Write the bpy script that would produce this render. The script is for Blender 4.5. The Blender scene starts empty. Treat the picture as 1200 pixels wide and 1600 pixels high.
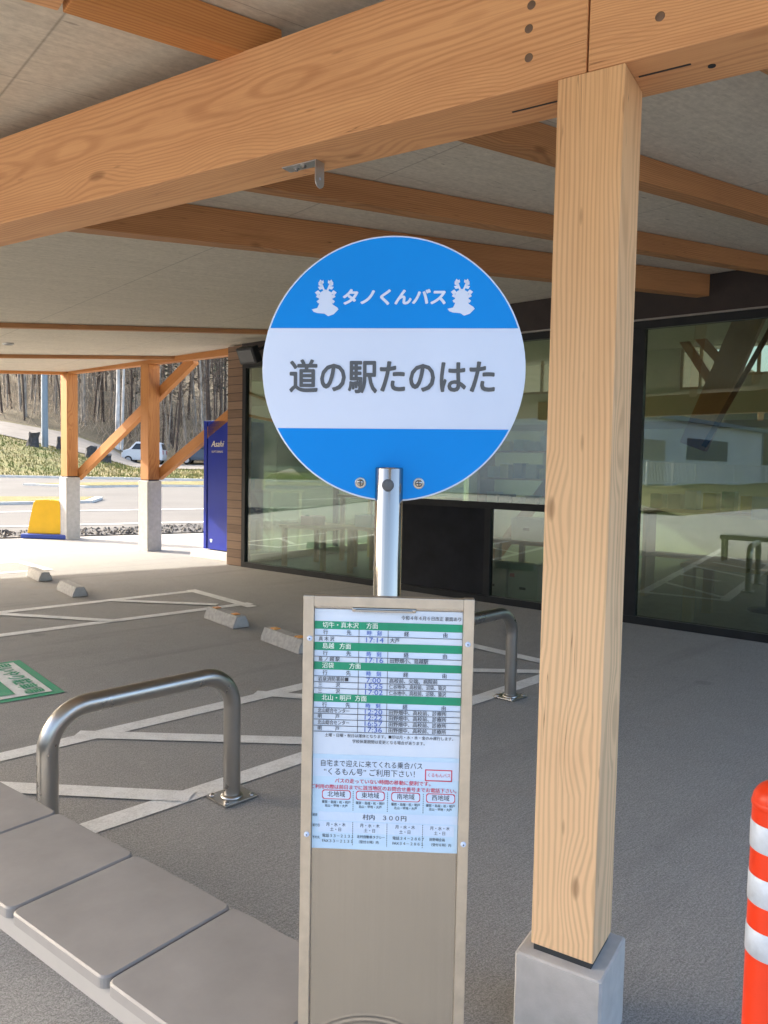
import bpy, bmesh, math, random
from mathutils import Matrix, Vector
R = math.radians
rng = random.Random(7)
SC = bpy.context.scene
COL = SC.collection

# ------------------------------------------------------------------ camera
cam = bpy.data.objects.new('camera', bpy.data.cameras.new('camera'))
COL.objects.link(cam)
cam.data.sensor_fit = 'VERTICAL'
cam.data.sensor_height = 24.0
cam.data.lens = 18.0
cam.data.clip_start = 0.05
cam.data.clip_end = 1000
pitch, roll = R(-3.395), R(1.08)
cam.matrix_world = (Matrix.Translation((0, 0, 1.5)) @ Matrix.Rotation(math.pi/2 + pitch, 4, 'X')
                    @ Matrix.Rotation(roll, 4, 'Z'))
SC.camera = cam

# ------------------------------------------------------------------ light
SUN_AZ, SUN_EL = R(-68), R(28)
w = bpy.data.worlds.new('World'); SC.world = w; w.use_nodes = True
nt = w.node_tree
sky = nt.nodes.new('ShaderNodeTexSky'); sky.sky_type = 'NISHITA'; sky.sun_disc = False
sky.sun_elevation = SUN_EL; sky.sun_rotation = SUN_AZ % (2*math.pi)
sky.air_density = 1.0; sky.dust_density = 5.2
nt.links.new(sky.outputs[0], nt.nodes['Background'].inputs[0])
nt.nodes['Background'].inputs[1].default_value = 0.15
sl = bpy.data.lights.new('sun', 'SUN'); sl.energy = 2.0; sl.angle = R(0.5); sl.color = (1, .93, .82)
so = bpy.data.objects.new('sun', sl); COL.objects.link(so)
sd = Vector((math.sin(SUN_AZ)*math.cos(SUN_EL), math.cos(SUN_AZ)*math.cos(SUN_EL), math.sin(SUN_EL)))
so.rotation_euler = sd.to_track_quat('Z', 'Y').to_euler()
so.location = (-30, 15, 20)
SC.view_settings.view_transform = 'Standard'; SC.view_settings.look = 'None'
SC.view_settings.exposure = 2.3; SC.view_settings.gamma = 1
SC.cycles.use_denoising = True
SC.cycles.max_bounces = 8; SC.cycles.diffuse_bounces = 5; SC.cycles.glossy_bounces = 4
SC.cycles.transparent_max_bounces = 16
SC.cycles.sample_clamp_indirect = 6.0

# ------------------------------------------------------------------ node helpers
class NT:
    def __init__(s, name):
        s.m = bpy.data.materials.new(name); s.m.use_nodes = True
        s.t = s.m.node_tree; s.b = s.t.nodes['Principled BSDF']
    def n(s, typ, **kw):
        n = s.t.nodes.new(typ)
        for k, v in kw.items(): setattr(n, k, v)
        return n
    def put(s, sock, v):
        if isinstance(v, bpy.types.NodeSocket): s.t.links.new(v, sock)
        else: sock.default_value = v
    def math(s, op, a, b=0.0, c=None):
        n = s.n('ShaderNodeMath', operation=op)
        s.put(n.inputs[0], a); s.put(n.inputs[1], b)
        if c is not None: s.put(n.inputs[2], c)
        return n.outputs[0]
    def vec(s, op, a, b):
        n = s.n('ShaderNodeVectorMath', operation=op); s.put(n.inputs[0], a); s.put(n.inputs[1], b)
        return n.outputs[0]
    def obj(s): return s.n('ShaderNodeTexCoord').outputs['Object']
    def pos(s): return s.n('ShaderNodeNewGeometry').outputs['Position']
    def noise(s, v, scale=5, detail=4, rough=.55, dist=0):
        n = s.n('ShaderNodeTexNoise'); s.put(n.inputs['Vector'], v)
        n.inputs['Scale'].default_value = scale; n.inputs['Detail'].default_value = detail
        n.inputs['Roughness'].default_value = rough; n.inputs['Distortion'].default_value = dist
        return n.outputs[0]
    def vor(s, v, scale=5, feature='F1'):
        n = s.n('ShaderNodeTexVoronoi', feature=feature); s.put(n.inputs['Vector'], v)
        n.inputs['Scale'].default_value = scale
        return n.outputs['Distance']
    def ramp(s, f, stops):
        n = s.n('ShaderNodeValToRGB'); s.put(n.inputs[0], f)
        e = n.color_ramp.elements
        while len(e) < len(stops): e.new(.5)
        for el, (p, c) in zip(e, stops):
            el.position = p; el.color = (c, c, c, 1) if isinstance(c, (int, float)) else (*c, 1)
        return n.outputs[0]
    def mix(s, f, a, b, mode='MIX'):
        n = s.n('ShaderNodeMix', data_type='RGBA', blend_type=mode)
        s.put(n.inputs[0], f)
        for i, v in ((6, a), (7, b)):
            s.put(n.inputs[i], (*v, 1) if isinstance(v, tuple) and len(v) == 3 else v)
        return n.outputs[2]
    def sep(s, v):
        n = s.n('ShaderNodeSeparateXYZ'); s.put(n.inputs[0], v); return n.outputs
    def comb(s, x, y, z):
        n = s.n('ShaderNodeCombineXYZ')
        for i, v in enumerate((x, y, z)): s.put(n.inputs[i], v)
        return n.outputs[0]
    def bump(s, h, strength=.3, dist=.002):
        n = s.n('ShaderNodeBump'); n.inputs['Strength'].default_value = strength
        n.inputs['Distance'].default_value = dist; s.put(n.inputs['Height'], h)
        s.t.links.new(n.outputs[0], s.b.inputs['Normal'])
    def set(s, **kw):
        for k, v in kw.items():
            k = {'color': 'Base Color', 'rough': 'Roughness', 'metal': 'Metallic', 'spec': 'Specular IOR Level',
                 'aniso': 'Anisotropic', 'coat': 'Coat Weight'}[k]
            s.put(s.b.inputs[k], (*v, 1) if isinstance(v, tuple) and len(v) == 3 else v)
        return s.m

M = {}
def flat(name, col, rough=.5, metal=0., var=.12, scale=8, bump=0., spec=.5):
    t = NT(name)
    n = t.noise(t.obj(), scale, 5)
    c = t.ramp(n, [(.3, tuple(max(0, x*(1-var)) for x in col)), (.7, tuple(min(1, x*(1+var)) for x in col))])
    r = t.math('MULTIPLY_ADD', t.noise(t.obj(), scale*3, 3), .25, max(.02, rough-.12))
    if bump: t.bump(t.noise(t.obj(), scale*12, 4), bump, .002)
    M[name] = t.set(color=c, rough=r, metal=metal, spec=spec)
    return M[name]

def wood(name, light, dark, pale_foot=None, rings=105., centre=(.05, -.21), knotty=1.0, grain=1.0, wav=.11, kden=1.0):
    t = NT(name)
    rnd = t.n('ShaderNodeObjectInfo').outputs['Random']
    co = t.vec('ADD', t.obj(), t.comb(t.math('MULTIPLY', rnd, 17.), 0., 0.))
    # knots: sparse cells stretched along the grain
    kco = t.vec('MULTIPLY', co, (1.5*kden, 4.2*kden, 4.2*kden))
    kd = t.vor(kco, 1.0)
    kn = t.ramp(kd, [(0., 1.), (.34, 0.)])
    x, y, z = t.sep(co)
    warp = t.noise(t.vec('MULTIPLY', co, (.55, 2.5, 2.5)), 1.0, 2, .5)
    warp2 = t.noise(t.vec('MULTIPLY', co, (2.2, 9., 9.)), 1.0, 2, .5)
    yy = t.math('ADD', y, t.math('MULTIPLY_ADD', rnd, .06, centre[0]))
    zz = t.math('ADD', z, centre[1])
    r = t.math('SQRT', t.math('ADD', t.math('MULTIPLY', yy, yy), t.math('MULTIPLY', zz, zz)))
    r = t.math('ADD', r, t.math('MULTIPLY', warp, wav))
    r = t.math('ADD', r, t.math('MULTIPLY', warp2, .02))
    r = t.math('ADD', r, t.math('MULTIPLY', kn, .03*knotty))
    s_ = t.math('SINE', t.math('MULTIPLY', r, rings*6.283))
    line = t.ramp(t.math('MULTIPLY_ADD', s_, .5, .5), [(.35, 0.), (.82, .75), (.97, 1.)])
    fib = t.noise(t.vec('MULTIPLY', co, (2.5, 170., 170.)), 1.0, 3, .6)
    big = t.noise(t.vec('MULTIPLY', co, (.5, 5., 5.)), 1.3, 3, .5)
    mid = tuple((a*.72+b*.28) for a, b in zip(light, dark))
    base = t.mix(t.ramp(big, [(.3, 0.), (.7, 1.)]), light, mid)
    lam = t.math('MULTIPLY', line, t.math('MULTIPLY_ADD', big, .7*grain, .1*grain))
    c = t.mix(lam, base, dark)
    c = t.mix(t.math('MULTIPLY', t.ramp(fib, [(.45, 0.), (.75, 1.)]), .35), c, dark)
    if pale_foot:  # paler colour towards the foot of the timber
        pale, x0, x1 = pale_foot
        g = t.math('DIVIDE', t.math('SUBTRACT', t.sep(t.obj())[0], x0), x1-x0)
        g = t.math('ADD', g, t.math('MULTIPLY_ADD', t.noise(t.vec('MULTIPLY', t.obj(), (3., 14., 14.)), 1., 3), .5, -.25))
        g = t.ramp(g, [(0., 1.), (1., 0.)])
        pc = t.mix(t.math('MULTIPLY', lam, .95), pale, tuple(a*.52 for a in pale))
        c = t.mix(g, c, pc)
    core = t.ramp(t.vor(t.vec('MULTIPLY', co, (1.5*kden, 4.2*kden, 4.2*kden)), 1.0), [(.0, 1.), (.045, .8), (.085, 0.)])
    c = t.mix(t.math('MULTIPLY', core, .6*knotty), c, tuple(a*.42 for a in dark))
    # drying checks along the grain
    ck = t.ramp(t.noise(t.vec('MULTIPLY', co, (.7, 34., 34.)), 1., 2, .5), [(.494, 0.), (.5, 1.), (.506, 0.)])
    cm = t.ramp(t.noise(t.vec('MULTIPLY', co, (1.1, 7., 7.)), 1., 2, .5), [(.55, 0.), (.62, 1.)])
    c = t.mix(t.math('MULTIPLY', t.math('MULTIPLY', ck, cm), .7), c, tuple(a*.35 for a in dark))
    # weather stains
    stn = t.ramp(t.noise(t.vec('MULTIPLY', co, (1.6, 5., 5.)), 1., 5, .65), [(.55, 0.), (.75, 1.)])
    c = t.mix(t.math('MULTIPLY', stn, .25), c, tuple(a*.8 for a in dark))
    # small resin flecks and checks
    fl = t.ramp(t.vor(t.vec('MULTIPLY', co, (3.1, 16., 16.)), 1.0), [(.0, 1.), (.05, .6), (.08, 0.)])
    c = t.mix(t.math('MULTIPLY', fl, .4*knotty), c, tuple(a*.4 for a in dark))
    t.bump(t.math('ADD', t.math('MULTIPLY', line, -.5), fib), .25, .0012)
    M[name] = t.set(color=c, rough=.62, spec=.3)
    return M[name]

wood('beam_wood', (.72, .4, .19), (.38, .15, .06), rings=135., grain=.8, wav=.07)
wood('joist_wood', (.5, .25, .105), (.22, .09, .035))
wood('post_wood', (.74, .46, .235), (.42, .2, .085), pale_foot=((.8, .55, .325), .9, 2.2), rings=80., centre=(.03, -.15), knotty=1.0, grain=.85, wav=.1, kden=1.5)
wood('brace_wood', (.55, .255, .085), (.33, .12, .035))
wood('pale_wood', (.6, .45, .27), (.42, .28, .14), knotty=.4)
flat('galv', (.5, .5, .5), .4, .9, .15)
flat('plinth_concrete', (.47, .465, .455), .88, 0, .1, 16, .3, .2)
flat('dark_plate', (.03, .035, .04), .6)
flat('stainless', (.46, .445, .42), .3, 1., .03, 3)
t = NT('chrome'); co = t.obj()
t.bump(t.noise(t.vec('MULTIPLY', co, (140., 140., 1.2)), 1., 3, .6), .5, .0015)
M['chrome'] = t.set(color=(.34, .32, .295), rough=.09, metal=1.)
flat('steel_dull', (.42, .41, .4), .33, 1., .1, 20)
flat('frame_metal', (.5, .45, .38), .42, .85, .1, 30)
t = NT('panel_metal'); co = t.obj(); x, y, z = t.sep(co)
dx = t.math('SUBTRACT', x, -.01); dz = t.math('SUBTRACT', z, .36)
rr = t.math('SQRT', t.math('ADD', t.math('MULTIPLY', dx, dx), t.math('MULTIPLY', dz, dz)))
rip = t.math('MULTIPLY', t.math('SINE', t.math('MULTIPLY', rr, 620.)), t.ramp(rr, [(.16, 1.), (.175, 0.)]))
wavy = t.noise(t.vec('MULTIPLY', co, (4., 4., 2.2)), 1., 2, .5)
t.bump(t.math('ADD', t.math('MULTIPLY', wavy, 8.), t.math('MULTIPLY', rip, .25)), .3, .006)
brs = t.noise(t.vec('MULTIPLY', co, (400., 400., 3.)), 1., 3, .6)
M['panel_metal'] = t.set(color=t.ramp(brs, [(.3, (.33, .312, .285)), (.7, (.35, .332, .305))]), rough=.2, metal=.92)
flat('white_vinyl', (.56, .65, .83), .36, 0, .03, 4, 0, .3)
flat('blue_vinyl', (.0, .222, .69), .36, 0, .05, 4, 0, .2)
flat('sign_ink', (.075, .085, .1), .45, 0, .04)
flat('paper', (.62, .7, .82), .5, 0, .05, 6, 0, .2)
flat('paper_blue', (.48, .66, .84), .4, 0, .04, 6)
flat('paper_pale', (.55, .67, .85), .4, 0, .04, 6)
flat('ink', (.03, .035, .05), .5)
flat('ink_blue', (.05, .12, .5), .5)
flat('ink_red', (.6, .03, .07), .5)
flat('ink_green', (.0, .26, .14), .4, 0, .15, 6)
flat('ink_white', (.75, .85, .8), .5)
flat('rubber_black', (.02, .022, .024), .55)
flat('black_frame', (.014, .016, .018), .5, 0, .2, 8, 0, .3)
flat('dark_panel', (.012, .014, .019), .6, 0, .3, 4, 0, .2)
flat('fascia_brown', (.025, .0165, .0145), .55, 0, .25, 6)
flat('orange_plastic', (.72, .042, .008), .35, 0, .07, 9, 0, .35)
flat('reflector_silver', (.5, .56, .64), .38, .1, .2, 26)
flat('yellow_plastic', (.85, .5, .01), .38, 0, .05, 5)
flat('blue_plastic', (.03, .07, .35), .4)
flat('vending_blue', (.018, .035, .33), .15, 0, .05, 3)
flat('gold_ink', (.7, .66, .5), .4)
flat('stop_concrete', (.4, .39, .37), .9, 0, .18, 30, .4)
flat('stop_rubber', (.09, .09, .1), .8)
flat('amber', (.75, .3, .03), .3)
flat('cream_wall', (.68, .64, .52), .8, 0, .06, 3)
flat('inner_floor', (.22, .2, .17), .4, 0, .1, 3)
flat('carton', (.55, .56, .56), .7, 0, .06, 9)
flat('carton_pink', (.5, .25, .25), .7)
flat('goods_green', (.1, .28, .16), .5, 0, .3, 9)
flat('goods_yellow', (.6, .48, .08), .5)
flat('kerb_white', (.62, .61, .57), .8, 0, .1, 4)
flat('pole_grey', (.22, .27, .32), .5, .3, .08, 4)
flat('stump_dark', (.06, .058, .06), .9, 0, .4, 6, .5)
flat('car_silver', (.62, .62, .62), .3, .1, .03)
flat('car_blue', (.07, .085, .11), .3, .3, .05)
flat('car_glass', (.02, .025, .03), .08)
flat('tyre', (.018, .018, .018), .8)
flat('rim', (.5, .5, .52), .3, .8)
flat('lamp_red', (.4, .02, .02), .2)
flat('lamp_clear', (.7, .7, .7), .15)
flat('metal_white', (.66, .67, .68), .5, 0, .08, .4)
flat('window_blue', (.05, .09, .16), .2)

t = NT('sky_lit_glass')
fr = t.n('ShaderNodeFresnel')
t.put(fr.inputs[0], t.math('MULTIPLY_ADD', t.n('ShaderNodeNewGeometry').outputs['Backfacing'], .625-1.6, 1.6))
g1 = t.n('ShaderNodeBsdfGlossy'); g1.inputs['Roughness'].default_value = 0.0
g1.inputs['Color'].default_value = (.9, .95, .93, 1)
tr = t.n('ShaderNodeBsdfTransparent'); tr.inputs['Color'].default_value = (.63, .71, .63, 1)
mx = t.n('ShaderNodeMixShader')
t.put(mx.inputs[0], t.math('MULTIPLY_ADD', fr.outputs[0], 1.1, .085))
t.t.links.new(tr.outputs[0], mx.inputs[1]); t.t.links.new(g1.outputs[0], mx.inputs[2])
t.t.links.new(mx.outputs[0], t.n('ShaderNodeOutputMaterial').inputs[0])
for n in list(t.t.nodes):
    if n.type == 'OUTPUT_MATERIAL' and not n.inputs[0].is_linked or n == t.b: t.t.nodes.remove(n)
for n in list(t.t.nodes):
    if n.type == 'OUTPUT_MATERIAL' and n.inputs[0].links[0].from_node.type != 'MIX_SHADER': t.t.nodes.remove(n)
M['glass'] = t.m

# brushed floor of the parking court
t = NT('court_floor')
p = t.pos()
ang = R(46)
x, y, z = t.sep(p)
u_ = t.math('ADD', t.math('MULTIPLY', x, math.sin(ang)), t.math('MULTIPLY', y, math.cos(ang)))
v_ = t.math('SUBTRACT', t.math('MULTIPLY', x, math.cos(ang)), t.math('MULTIPLY', y, math.sin(ang)))
brush = t.noise(t.comb(t.math('MULTIPLY', u_, 14.), t.math('MULTIPLY', v_, 190.), 0.), 1.0, 4, .7)
grain = t.math('ADD', t.math('MULTIPLY', t.noise(p, 210, 2, .7), .5), t.math('MULTIPLY', t.noise(p, 105, 2, .7), .5))
blot = t.noise(p, .9, 5, .6)
blot2 = t.noise(p, 4.5, 4, .6)
c = t.ramp(blot, [(.3, (.275, .263, .24)), (.7, (.365, .35, .32))])
c = t.mix(.3, c, t.ramp(blot2, [(.3, (.22, .215, .205)), (.7, (.39, .38, .36))]))
c = t.mix(.5, c, t.ramp(grain, [(.41, (.09, .09, .09)), (.59, (.55, .54, .52))]))
c = t.mix(.3, c, t.ramp(brush, [(.35, (.16, .155, .15)), (.65, (.46, .45, .43))]))
rust = t.ramp(t.noise(p, 1.6, 3, .5), [(.62, 0.), (.75, 1.)])
c = t.mix(t.math('MULTIPLY', rust, .3), c, (.3, .25, .2))
tyre = t.ramp(t.noise(t.comb(t.math('MULTIPLY', u_, .25), t.math('MULTIPLY', v_, 3.2), 0.), 1.0, 3, .5), [(.58, 0.), (.7, 1.)])
c = t.mix(t.math('MULTIPLY', tyre, .22), c, (.13, .13, .128))
drip = t.ramp(t.vor(p, 1.15), [(0., 1.), (.05, .8), (.09, 0.)])
c = t.mix(t.math('MULTIPLY', drip, .3), c, (.11, .105, .1))
t.bump(t.math('ADD', brush, t.math('MULTIPLY', grain, .9)), .7, .005)
M['court_floor'] = t.set(color=c, rough=.85, spec=.2)

def paint(name, col, under=(.26, .25, .24), cover=.55):
    t = NT(name); p = t.pos()
    wear = t.ramp(t.math('MULTIPLY_ADD', t.noise(p, 120, 3, .7), .55, t.math('MULTIPLY', t.noise(p, 9, 5, .7), .45)), [(.42, 0.), (.55, 1.)])
    c = t.mix(t.math('MULTIPLY_ADD', wear, .95-cover+.1, cover-.1), under, col)
    t.bump(t.noise(p, 210, 3, .7), .4, .003)
    M[name] = t.set(color=c, rough=.75)
paint('line_paint', (.8, .8, .78), (.36, .35, .33), .68)
paint('bay_white', (.8, .82, .8), cover=.75)
paint('bay_green', (.02, .34, .17), cover=.8)
paint('road_paint', (.7, .7, .68), cover=.6)

t = NT('asphalt'); p = t.pos()
c = t.ramp(t.noise(p, .35, 5, .6), [(.3, (.14, .135, .125)), (.7, (.19, .182, .17))])
c = t.mix(.35, c, t.ramp(t.noise(p, 60, 3, .7), [(.35, (.09, .09, .085)), (.65, (.24, .23, .215))]))
t.bump(t.noise(p, 60, 3, .7), .4, .006)
M['asphalt'] = t.set(color=c, rough=.95, spec=.1)
t = NT('gravel'); p = t.pos()
c = t.ramp(t.vor(p, 14), [(0., (.012, .012, .012)), (.6, (.11, .105, .1))])
t.bump(t.vor(p, 14), 1., .04)
M['gravel'] = t.set(color=c, rough=.9)
t = NT('dead_grass'); p = t.pos()
c = t.ramp(t.noise(p, .5, 6, .7), [(.3, (.13, .12, .03)), (.5, (.2, .17, .055)), (.7, (.3, .23, .09))])
c = t.mix(.5, c, t.ramp(t.noise(p, 9, 5, .7), [(.3, (.07, .08, .02)), (.7, (.33, .27, .12))]))
t.bump(t.noise(p, 9, 5, .7), .8, .1)
M['dead_grass'] = t.set(color=c, rough=.95)
t = NT('hillside'); p = t.pos()
x, y, z = t.sep(p)
gr = t.ramp(t.noise(p, .32, 6, .7), [(.34, (.25, .19, .085)), (.5, (.2, .18, .055)), (.64, (.12, .155, .025))])
leaf = t.ramp(t.noise(p, .8, 6, .7), [(.3, (.014, .01, .008)), (.7, (.055, .036, .023))])
far = t.ramp(t.math('MULTIPLY', t.math('SUBTRACT', y, 56.5), .8), [(0., 0.), (1., 1.)])
c = t.mix(far, gr, leaf)
c = t.mix(.4, c, t.ramp(t.noise(p, 6, 5, .75), [(.35, (.06, .055, .025)), (.65, (.3, .24, .12))]))
t.bump(t.noise(p, 6, 5, .7), .6, .1)
M['hillside'] = t.set(color=c, rough=.95)
t = NT('path'); p = t.pos()
M['path'] = t.set(color=t.ramp(t.noise(p, 1.2, 5), [(.3, (.15, .135, .115)), (.7, (.21, .19, .165))]), rough=.9)

# soffit boards
t = NT('soffit'); co = t.obj()
x, y, z = t.sep(co)
c = t.ramp(t.noise(t.vec('MULTIPLY', co, (1.2, 9., 9.)), 1., 5, .6), [(.3, (.56, .51, .415)), (.7, (.66, .605, .5))])
c = t.mix(.38, c, t.ramp(t.noise(t.vec('MULTIPLY', co, (7., 60., 60.)), 1., 5, .75), [(.35, (.42, .38, .31)), (.65, (.74, .68, .57))]))
c = t.mix(.25, c, t.ramp(t.noise(t.vec('MULTIPLY', co, (26., 40., 40.)), 1., 3, .7), [(.35, (.28, .25, .2)), (.65, (.68, .62, .51))]))
crk = t.ramp(t.noise(t.vec('MULTIPLY', co, (.8, 11., 1.)), 1., 3, .5, 1.5), [(.497, 0.), (.5, 1.), (.503, 0.)])
msk = t.ramp(t.noise(co, 1.1, 2), [(.52, 0.), (.6, 1.)])
c = t.mix(t.math('MULTIPLY', t.math('MULTIPLY', crk, msk), .55), c, (.1, .09, .07))
spot = t.ramp(t.vor(t.vec('MULTIPLY', co, (1.3, 6., 1.)), 1.6), [(0., 1.), (.05, .8), (.075, 0.)])
c = t.mix(t.math('MULTIPLY', spot, .5), c, (.08, .07, .06))
for ax, per in ((y, .91), (x, 1.82)):
    f_ = t.math('ABSOLUTE', t.math('SUBTRACT', t.math('FRACT', t.math('DIVIDE', t.math('ADD', ax, 40.), per)), .5))
    seam = t.ramp(f_, [(.4965, 0.), (.4985, 1.)])
    c = t.mix(t.math('MULTIPLY', seam, .5), c, (.1, .09, .07))
t.bump(t.noise(t.vec('MULTIPLY', co, (12., 60., 60.)), 1., 4, .7), .4, .002)
M['soffit'] = t.set(color=c, rough=.85, spec=.2)

# horizontal cladding boards
t = NT('cladding'); co = t.obj(); x, y, z = t.sep(co)
row = t.math('FLOOR', t.math('DIVIDE', z, .12))
rn = t.n('ShaderNodeTexWhiteNoise', noise_dimensions='1D'); t.put(rn.inputs['W'], row)
c = t.mix(rn.outputs[0], (.16, .095, .055), (.28, .18, .115))
c = t.mix(.3, c, t.ramp(t.noise(t.vec('MULTIPLY', co, (3., 3., 60.)), 1., 4), [(.3, (.1, .06, .04)), (.7, (.32, .2, .13))]))
f_ = t.math('FRACT', t.math('DIVIDE', z, .12))
c = t.mix(t.ramp(f_, [(0., 1.), (.05, 1.), (.09, 0.)]), c, (.03, .02, .015))
M['cladding'] = t.set(color=c, rough=.7)

def bark(name, a, b, sc=9):
    t = NT(name); co = t.obj()
    c = t.ramp(t.noise(t.vec('MULTIPLY', co, (1., 1., .25)), sc, 4, .7), [(.35, a), (.65, b)])
    M[name] = t.set(color=c, rough=.9)
bark('bark_grey', (.16, .14, .115), (.42, .37, .31))
bark('bark_brown', (.045, .032, .025), (.13, .09, .065))
bark('bark_birch', (.3, .28, .26), (.75, .72, .68), 3)
bark('twig', (.06, .045, .034), (.17, .13, .1))
bark('twig_pale', (.16, .125, .09), (.4, .33, .25))
t = NT('needles'); co = t.obj()
M['needles'] = t.set(color=t.ramp(t.noise(co, 1.5, 4), [(.3, (.022, .035, .018)), (.7, (.06, .075, .04))]), rough=.8)
t = NT('grass_blade')
rn = t.n('ShaderNodeTexWhiteNoise', noise_dimensions='3D'); t.put(rn.inputs['Vector'], t.vec('SNAP', t.pos(), (.9, .9, 2.)))
M['grass_blade'] = t.set(color=t.ramp(rn.outputs[0], [(0., (.11, .145, .025)), (.5, (.2, .185, .055)), (1., (.27, .22, .1))]), rough=.9)

# ------------------------------------------------------------------ mesh helpers
WM = {}
OWN = set()     # things whose parts are given in the thing's own frame
class MB:
    """collects shapes for one mesh"""
    def __init__(s): s.v, s.f, s.sm = [], [], []
    def add(s, vs, fs, X=None, smooth=False):
        o = len(s.v)
        for p in vs:
            p = Vector(p); s.v.append(tuple(X @ p) if X is not None else tuple(p))
        for f in fs: s.f.append([i+o for i in f]); s.sm.append(smooth)
        return s
    def box(s, a, b, X=None, bev=0.):
        (x0, y0, z0), (x1, y1, z1) = a, b
        if bev <= 0:
            vs = [(x0,y0,z0),(x1,y0,z0),(x1,y1,z0),(x0,y1,z0),(x0,y0,z1),(x1,y0,z1),(x1,y1,z1),(x0,y1,z1)]
            return s.add(vs, [(0,3,2,1),(4,5,6,7),(0,1,5,4),(1,2,6,5),(2,3,7,6),(3,0,4,7)], X)
        bm = bmesh.new(); bmesh.ops.create_cube(bm, size=1)
        for v in bm.verts: v.co = ((x0+x1)/2+v.co.x*(x1-x0), (y0+y1)/2+v.co.y*(y1-y0), (z0+z1)/2+v.co.z*(z1-z0))
        bmesh.ops.bevel(bm, geom=list(bm.edges), offset=bev, segments=2, affect='EDGES', profile=.6)
        return s.bm(bm, X)
    def bm(s, bm, X=None, smooth=False):
        bm.verts.index_update()
        s.add([v.co[:] for v in bm.verts], [[v.index for v in f.verts] for f in bm.faces], X, smooth)
        bm.free(); return s
    def prism(s, pts, z0, z1, X=None, bev=0.):
        """polygon in xy, counter-clockwise, extruded z0..z1"""
        n = len(pts)
        if bev:
            bm = bmesh.new()
            lo = [bm.verts.new((*p, z0)) for p in pts]; hi = [bm.verts.new((*p, z1)) for p in pts]
            bm.faces.new(lo[::-1]); bm.faces.new(hi)
            for i in range(n): bm.faces.new((lo[i], lo[(i+1) % n], hi[(i+1) % n], hi[i]))
            bmesh.ops.bevel(bm, geom=list(bm.edges), offset=bev, segments=2, affect='EDGES', profile=.6)
            return s.bm(bm, X)
        vs = [(*p, z0) for p in pts]+[(*p, z1) for p in pts]
        fs = [tuple(range(n))[::-1], tuple(range(n, 2*n))]+[(i, (i+1) % n, n+(i+1) % n, n+i) for i in range(n)]
        return s.add(vs, fs, X)
    def lathe(s, prof, X=None, seg=32, cap=True):
        vs, fs = [], []
        for r, z in prof:
            for k in range(seg):
                a = 2*math.pi*k/seg; vs.append((r*math.cos(a), r*math.sin(a), z))
        for j in range(len(prof)-1):
            for k in range(seg):
                fs.append((j*seg+k, j*seg+(k+1) % seg, (j+1)*seg+(k+1) % seg, (j+1)*seg+k))
        s.add(vs, fs, X, True)
        if cap:
            for j, rev in ((0, True), (len(prof)-1, False)):
                if prof[j][0] > 1e-6:
                    ring = [vs[j*seg+k] for k in range(seg)]
                    s.add(ring, [tuple(range(seg))[::-1] if rev else tuple(range(seg))], X)
        return s
    def tube(s, path, rad, seg=16, X=None, caps=True):
        path = [Vector(p) for p in path]; n = len(path)
        rad = [rad]*n if isinstance(rad, (int, float)) else rad
        vs, fs = [], []
        t0 = (path[1]-path[0]).normalized()
        ref = t0.orthogonal().normalized()
        for i, p in enumerate(path):
            t_ = (path[min(i+1, n-1)]-path[max(i-1, 0)]).normalized()
            ref = (ref-t_*ref.dot(t_)).normalized(); bi = t_.cross(ref)
            for k in range(seg):
                a = 2*math.pi*k/seg
                vs.append(tuple(p+(ref*math.cos(a)+bi*math.sin(a))*rad[i]))
        for i in range(n-1):
            for k in range(seg):
                fs.append((i*seg+k, i*seg+(k+1) % seg, (i+1)*seg+(k+1) % seg, (i+1)*seg+k))
        s.add(vs, fs, X, True)
        if caps:
            s.add(vs[:seg], [tuple(range(seg))[::-1]], X); s.add(vs[-seg:], [tuple(range(seg))], X)
        return s
    def build(s, name, mat, parent=None, X=None, kind=None):
        me = bpy.data.meshes.new(name); me.from_pydata(s.v, [], s.f); me.update()
        me.polygons.foreach_set('use_smooth', s.sm)
        me.materials.append(M[mat] if isinstance(mat, str) else mat)
        return link(bpy.data.objects.new(name, me), parent, X, kind)

def link(o, parent=None, X=None, kind=None):
    if X is None:      # vertices are in world space unless the thing is built in its own frame
        X = WM[parent.name] if parent is not None and parent.name in OWN else Matrix.Identity(4)
    COL.objects.link(o)
    if parent is not None:
        o.parent = parent; o.matrix_basis = WM[parent.name].inverted() @ X
    else: o.matrix_basis = X
    WM[o.name] = X.copy()
    if kind: o['kind'] = kind
    return o
def thing(name, label, cat, X=None, group=None):
    if not isinstance(X, Matrix): X = Matrix.Translation(X or (0, 0, 0))
    return tag(link(bpy.data.objects.new(name, None), None, X), label, cat, group)
def tag(o, label, cat, group=None):
    o['label'] = label; o['category'] = cat
    if group: o['group'] = group
    return o
def dup(root, X, label=None):
    def rec(o, par, Xn):
        c = o.copy(); COL.objects.link(c)
        if par is not None:
            c.parent = par; c.matrix_basis = o.matrix_basis.copy(); WM[c.name] = Xn @ o.matrix_basis
        else: c.matrix_basis = Xn; WM[c.name] = Xn.copy()
        for ch in list(o.children): rec(ch, c, WM[c.name])
        return c
    r = rec(root, None, X)
    if label: r['label'] = label
    return r
def frame(o, xd, up=(0, 0, 1)):
    x = Vector(xd).normalized(); z = Vector(up); z = (z-x*z.dot(x)).normalized(); y = z.cross(x)
    m = Matrix((x, y, z)).transposed().to_4x4(); m.translation = Vector(o); return m
def bars(a, b, w, h, off=0.):
    """local frame for a timber running a -> b, and its length; y across, z up"""
    a, b = Vector(a), Vector(b)
    return frame(a, b-a), (b-a).length
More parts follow.
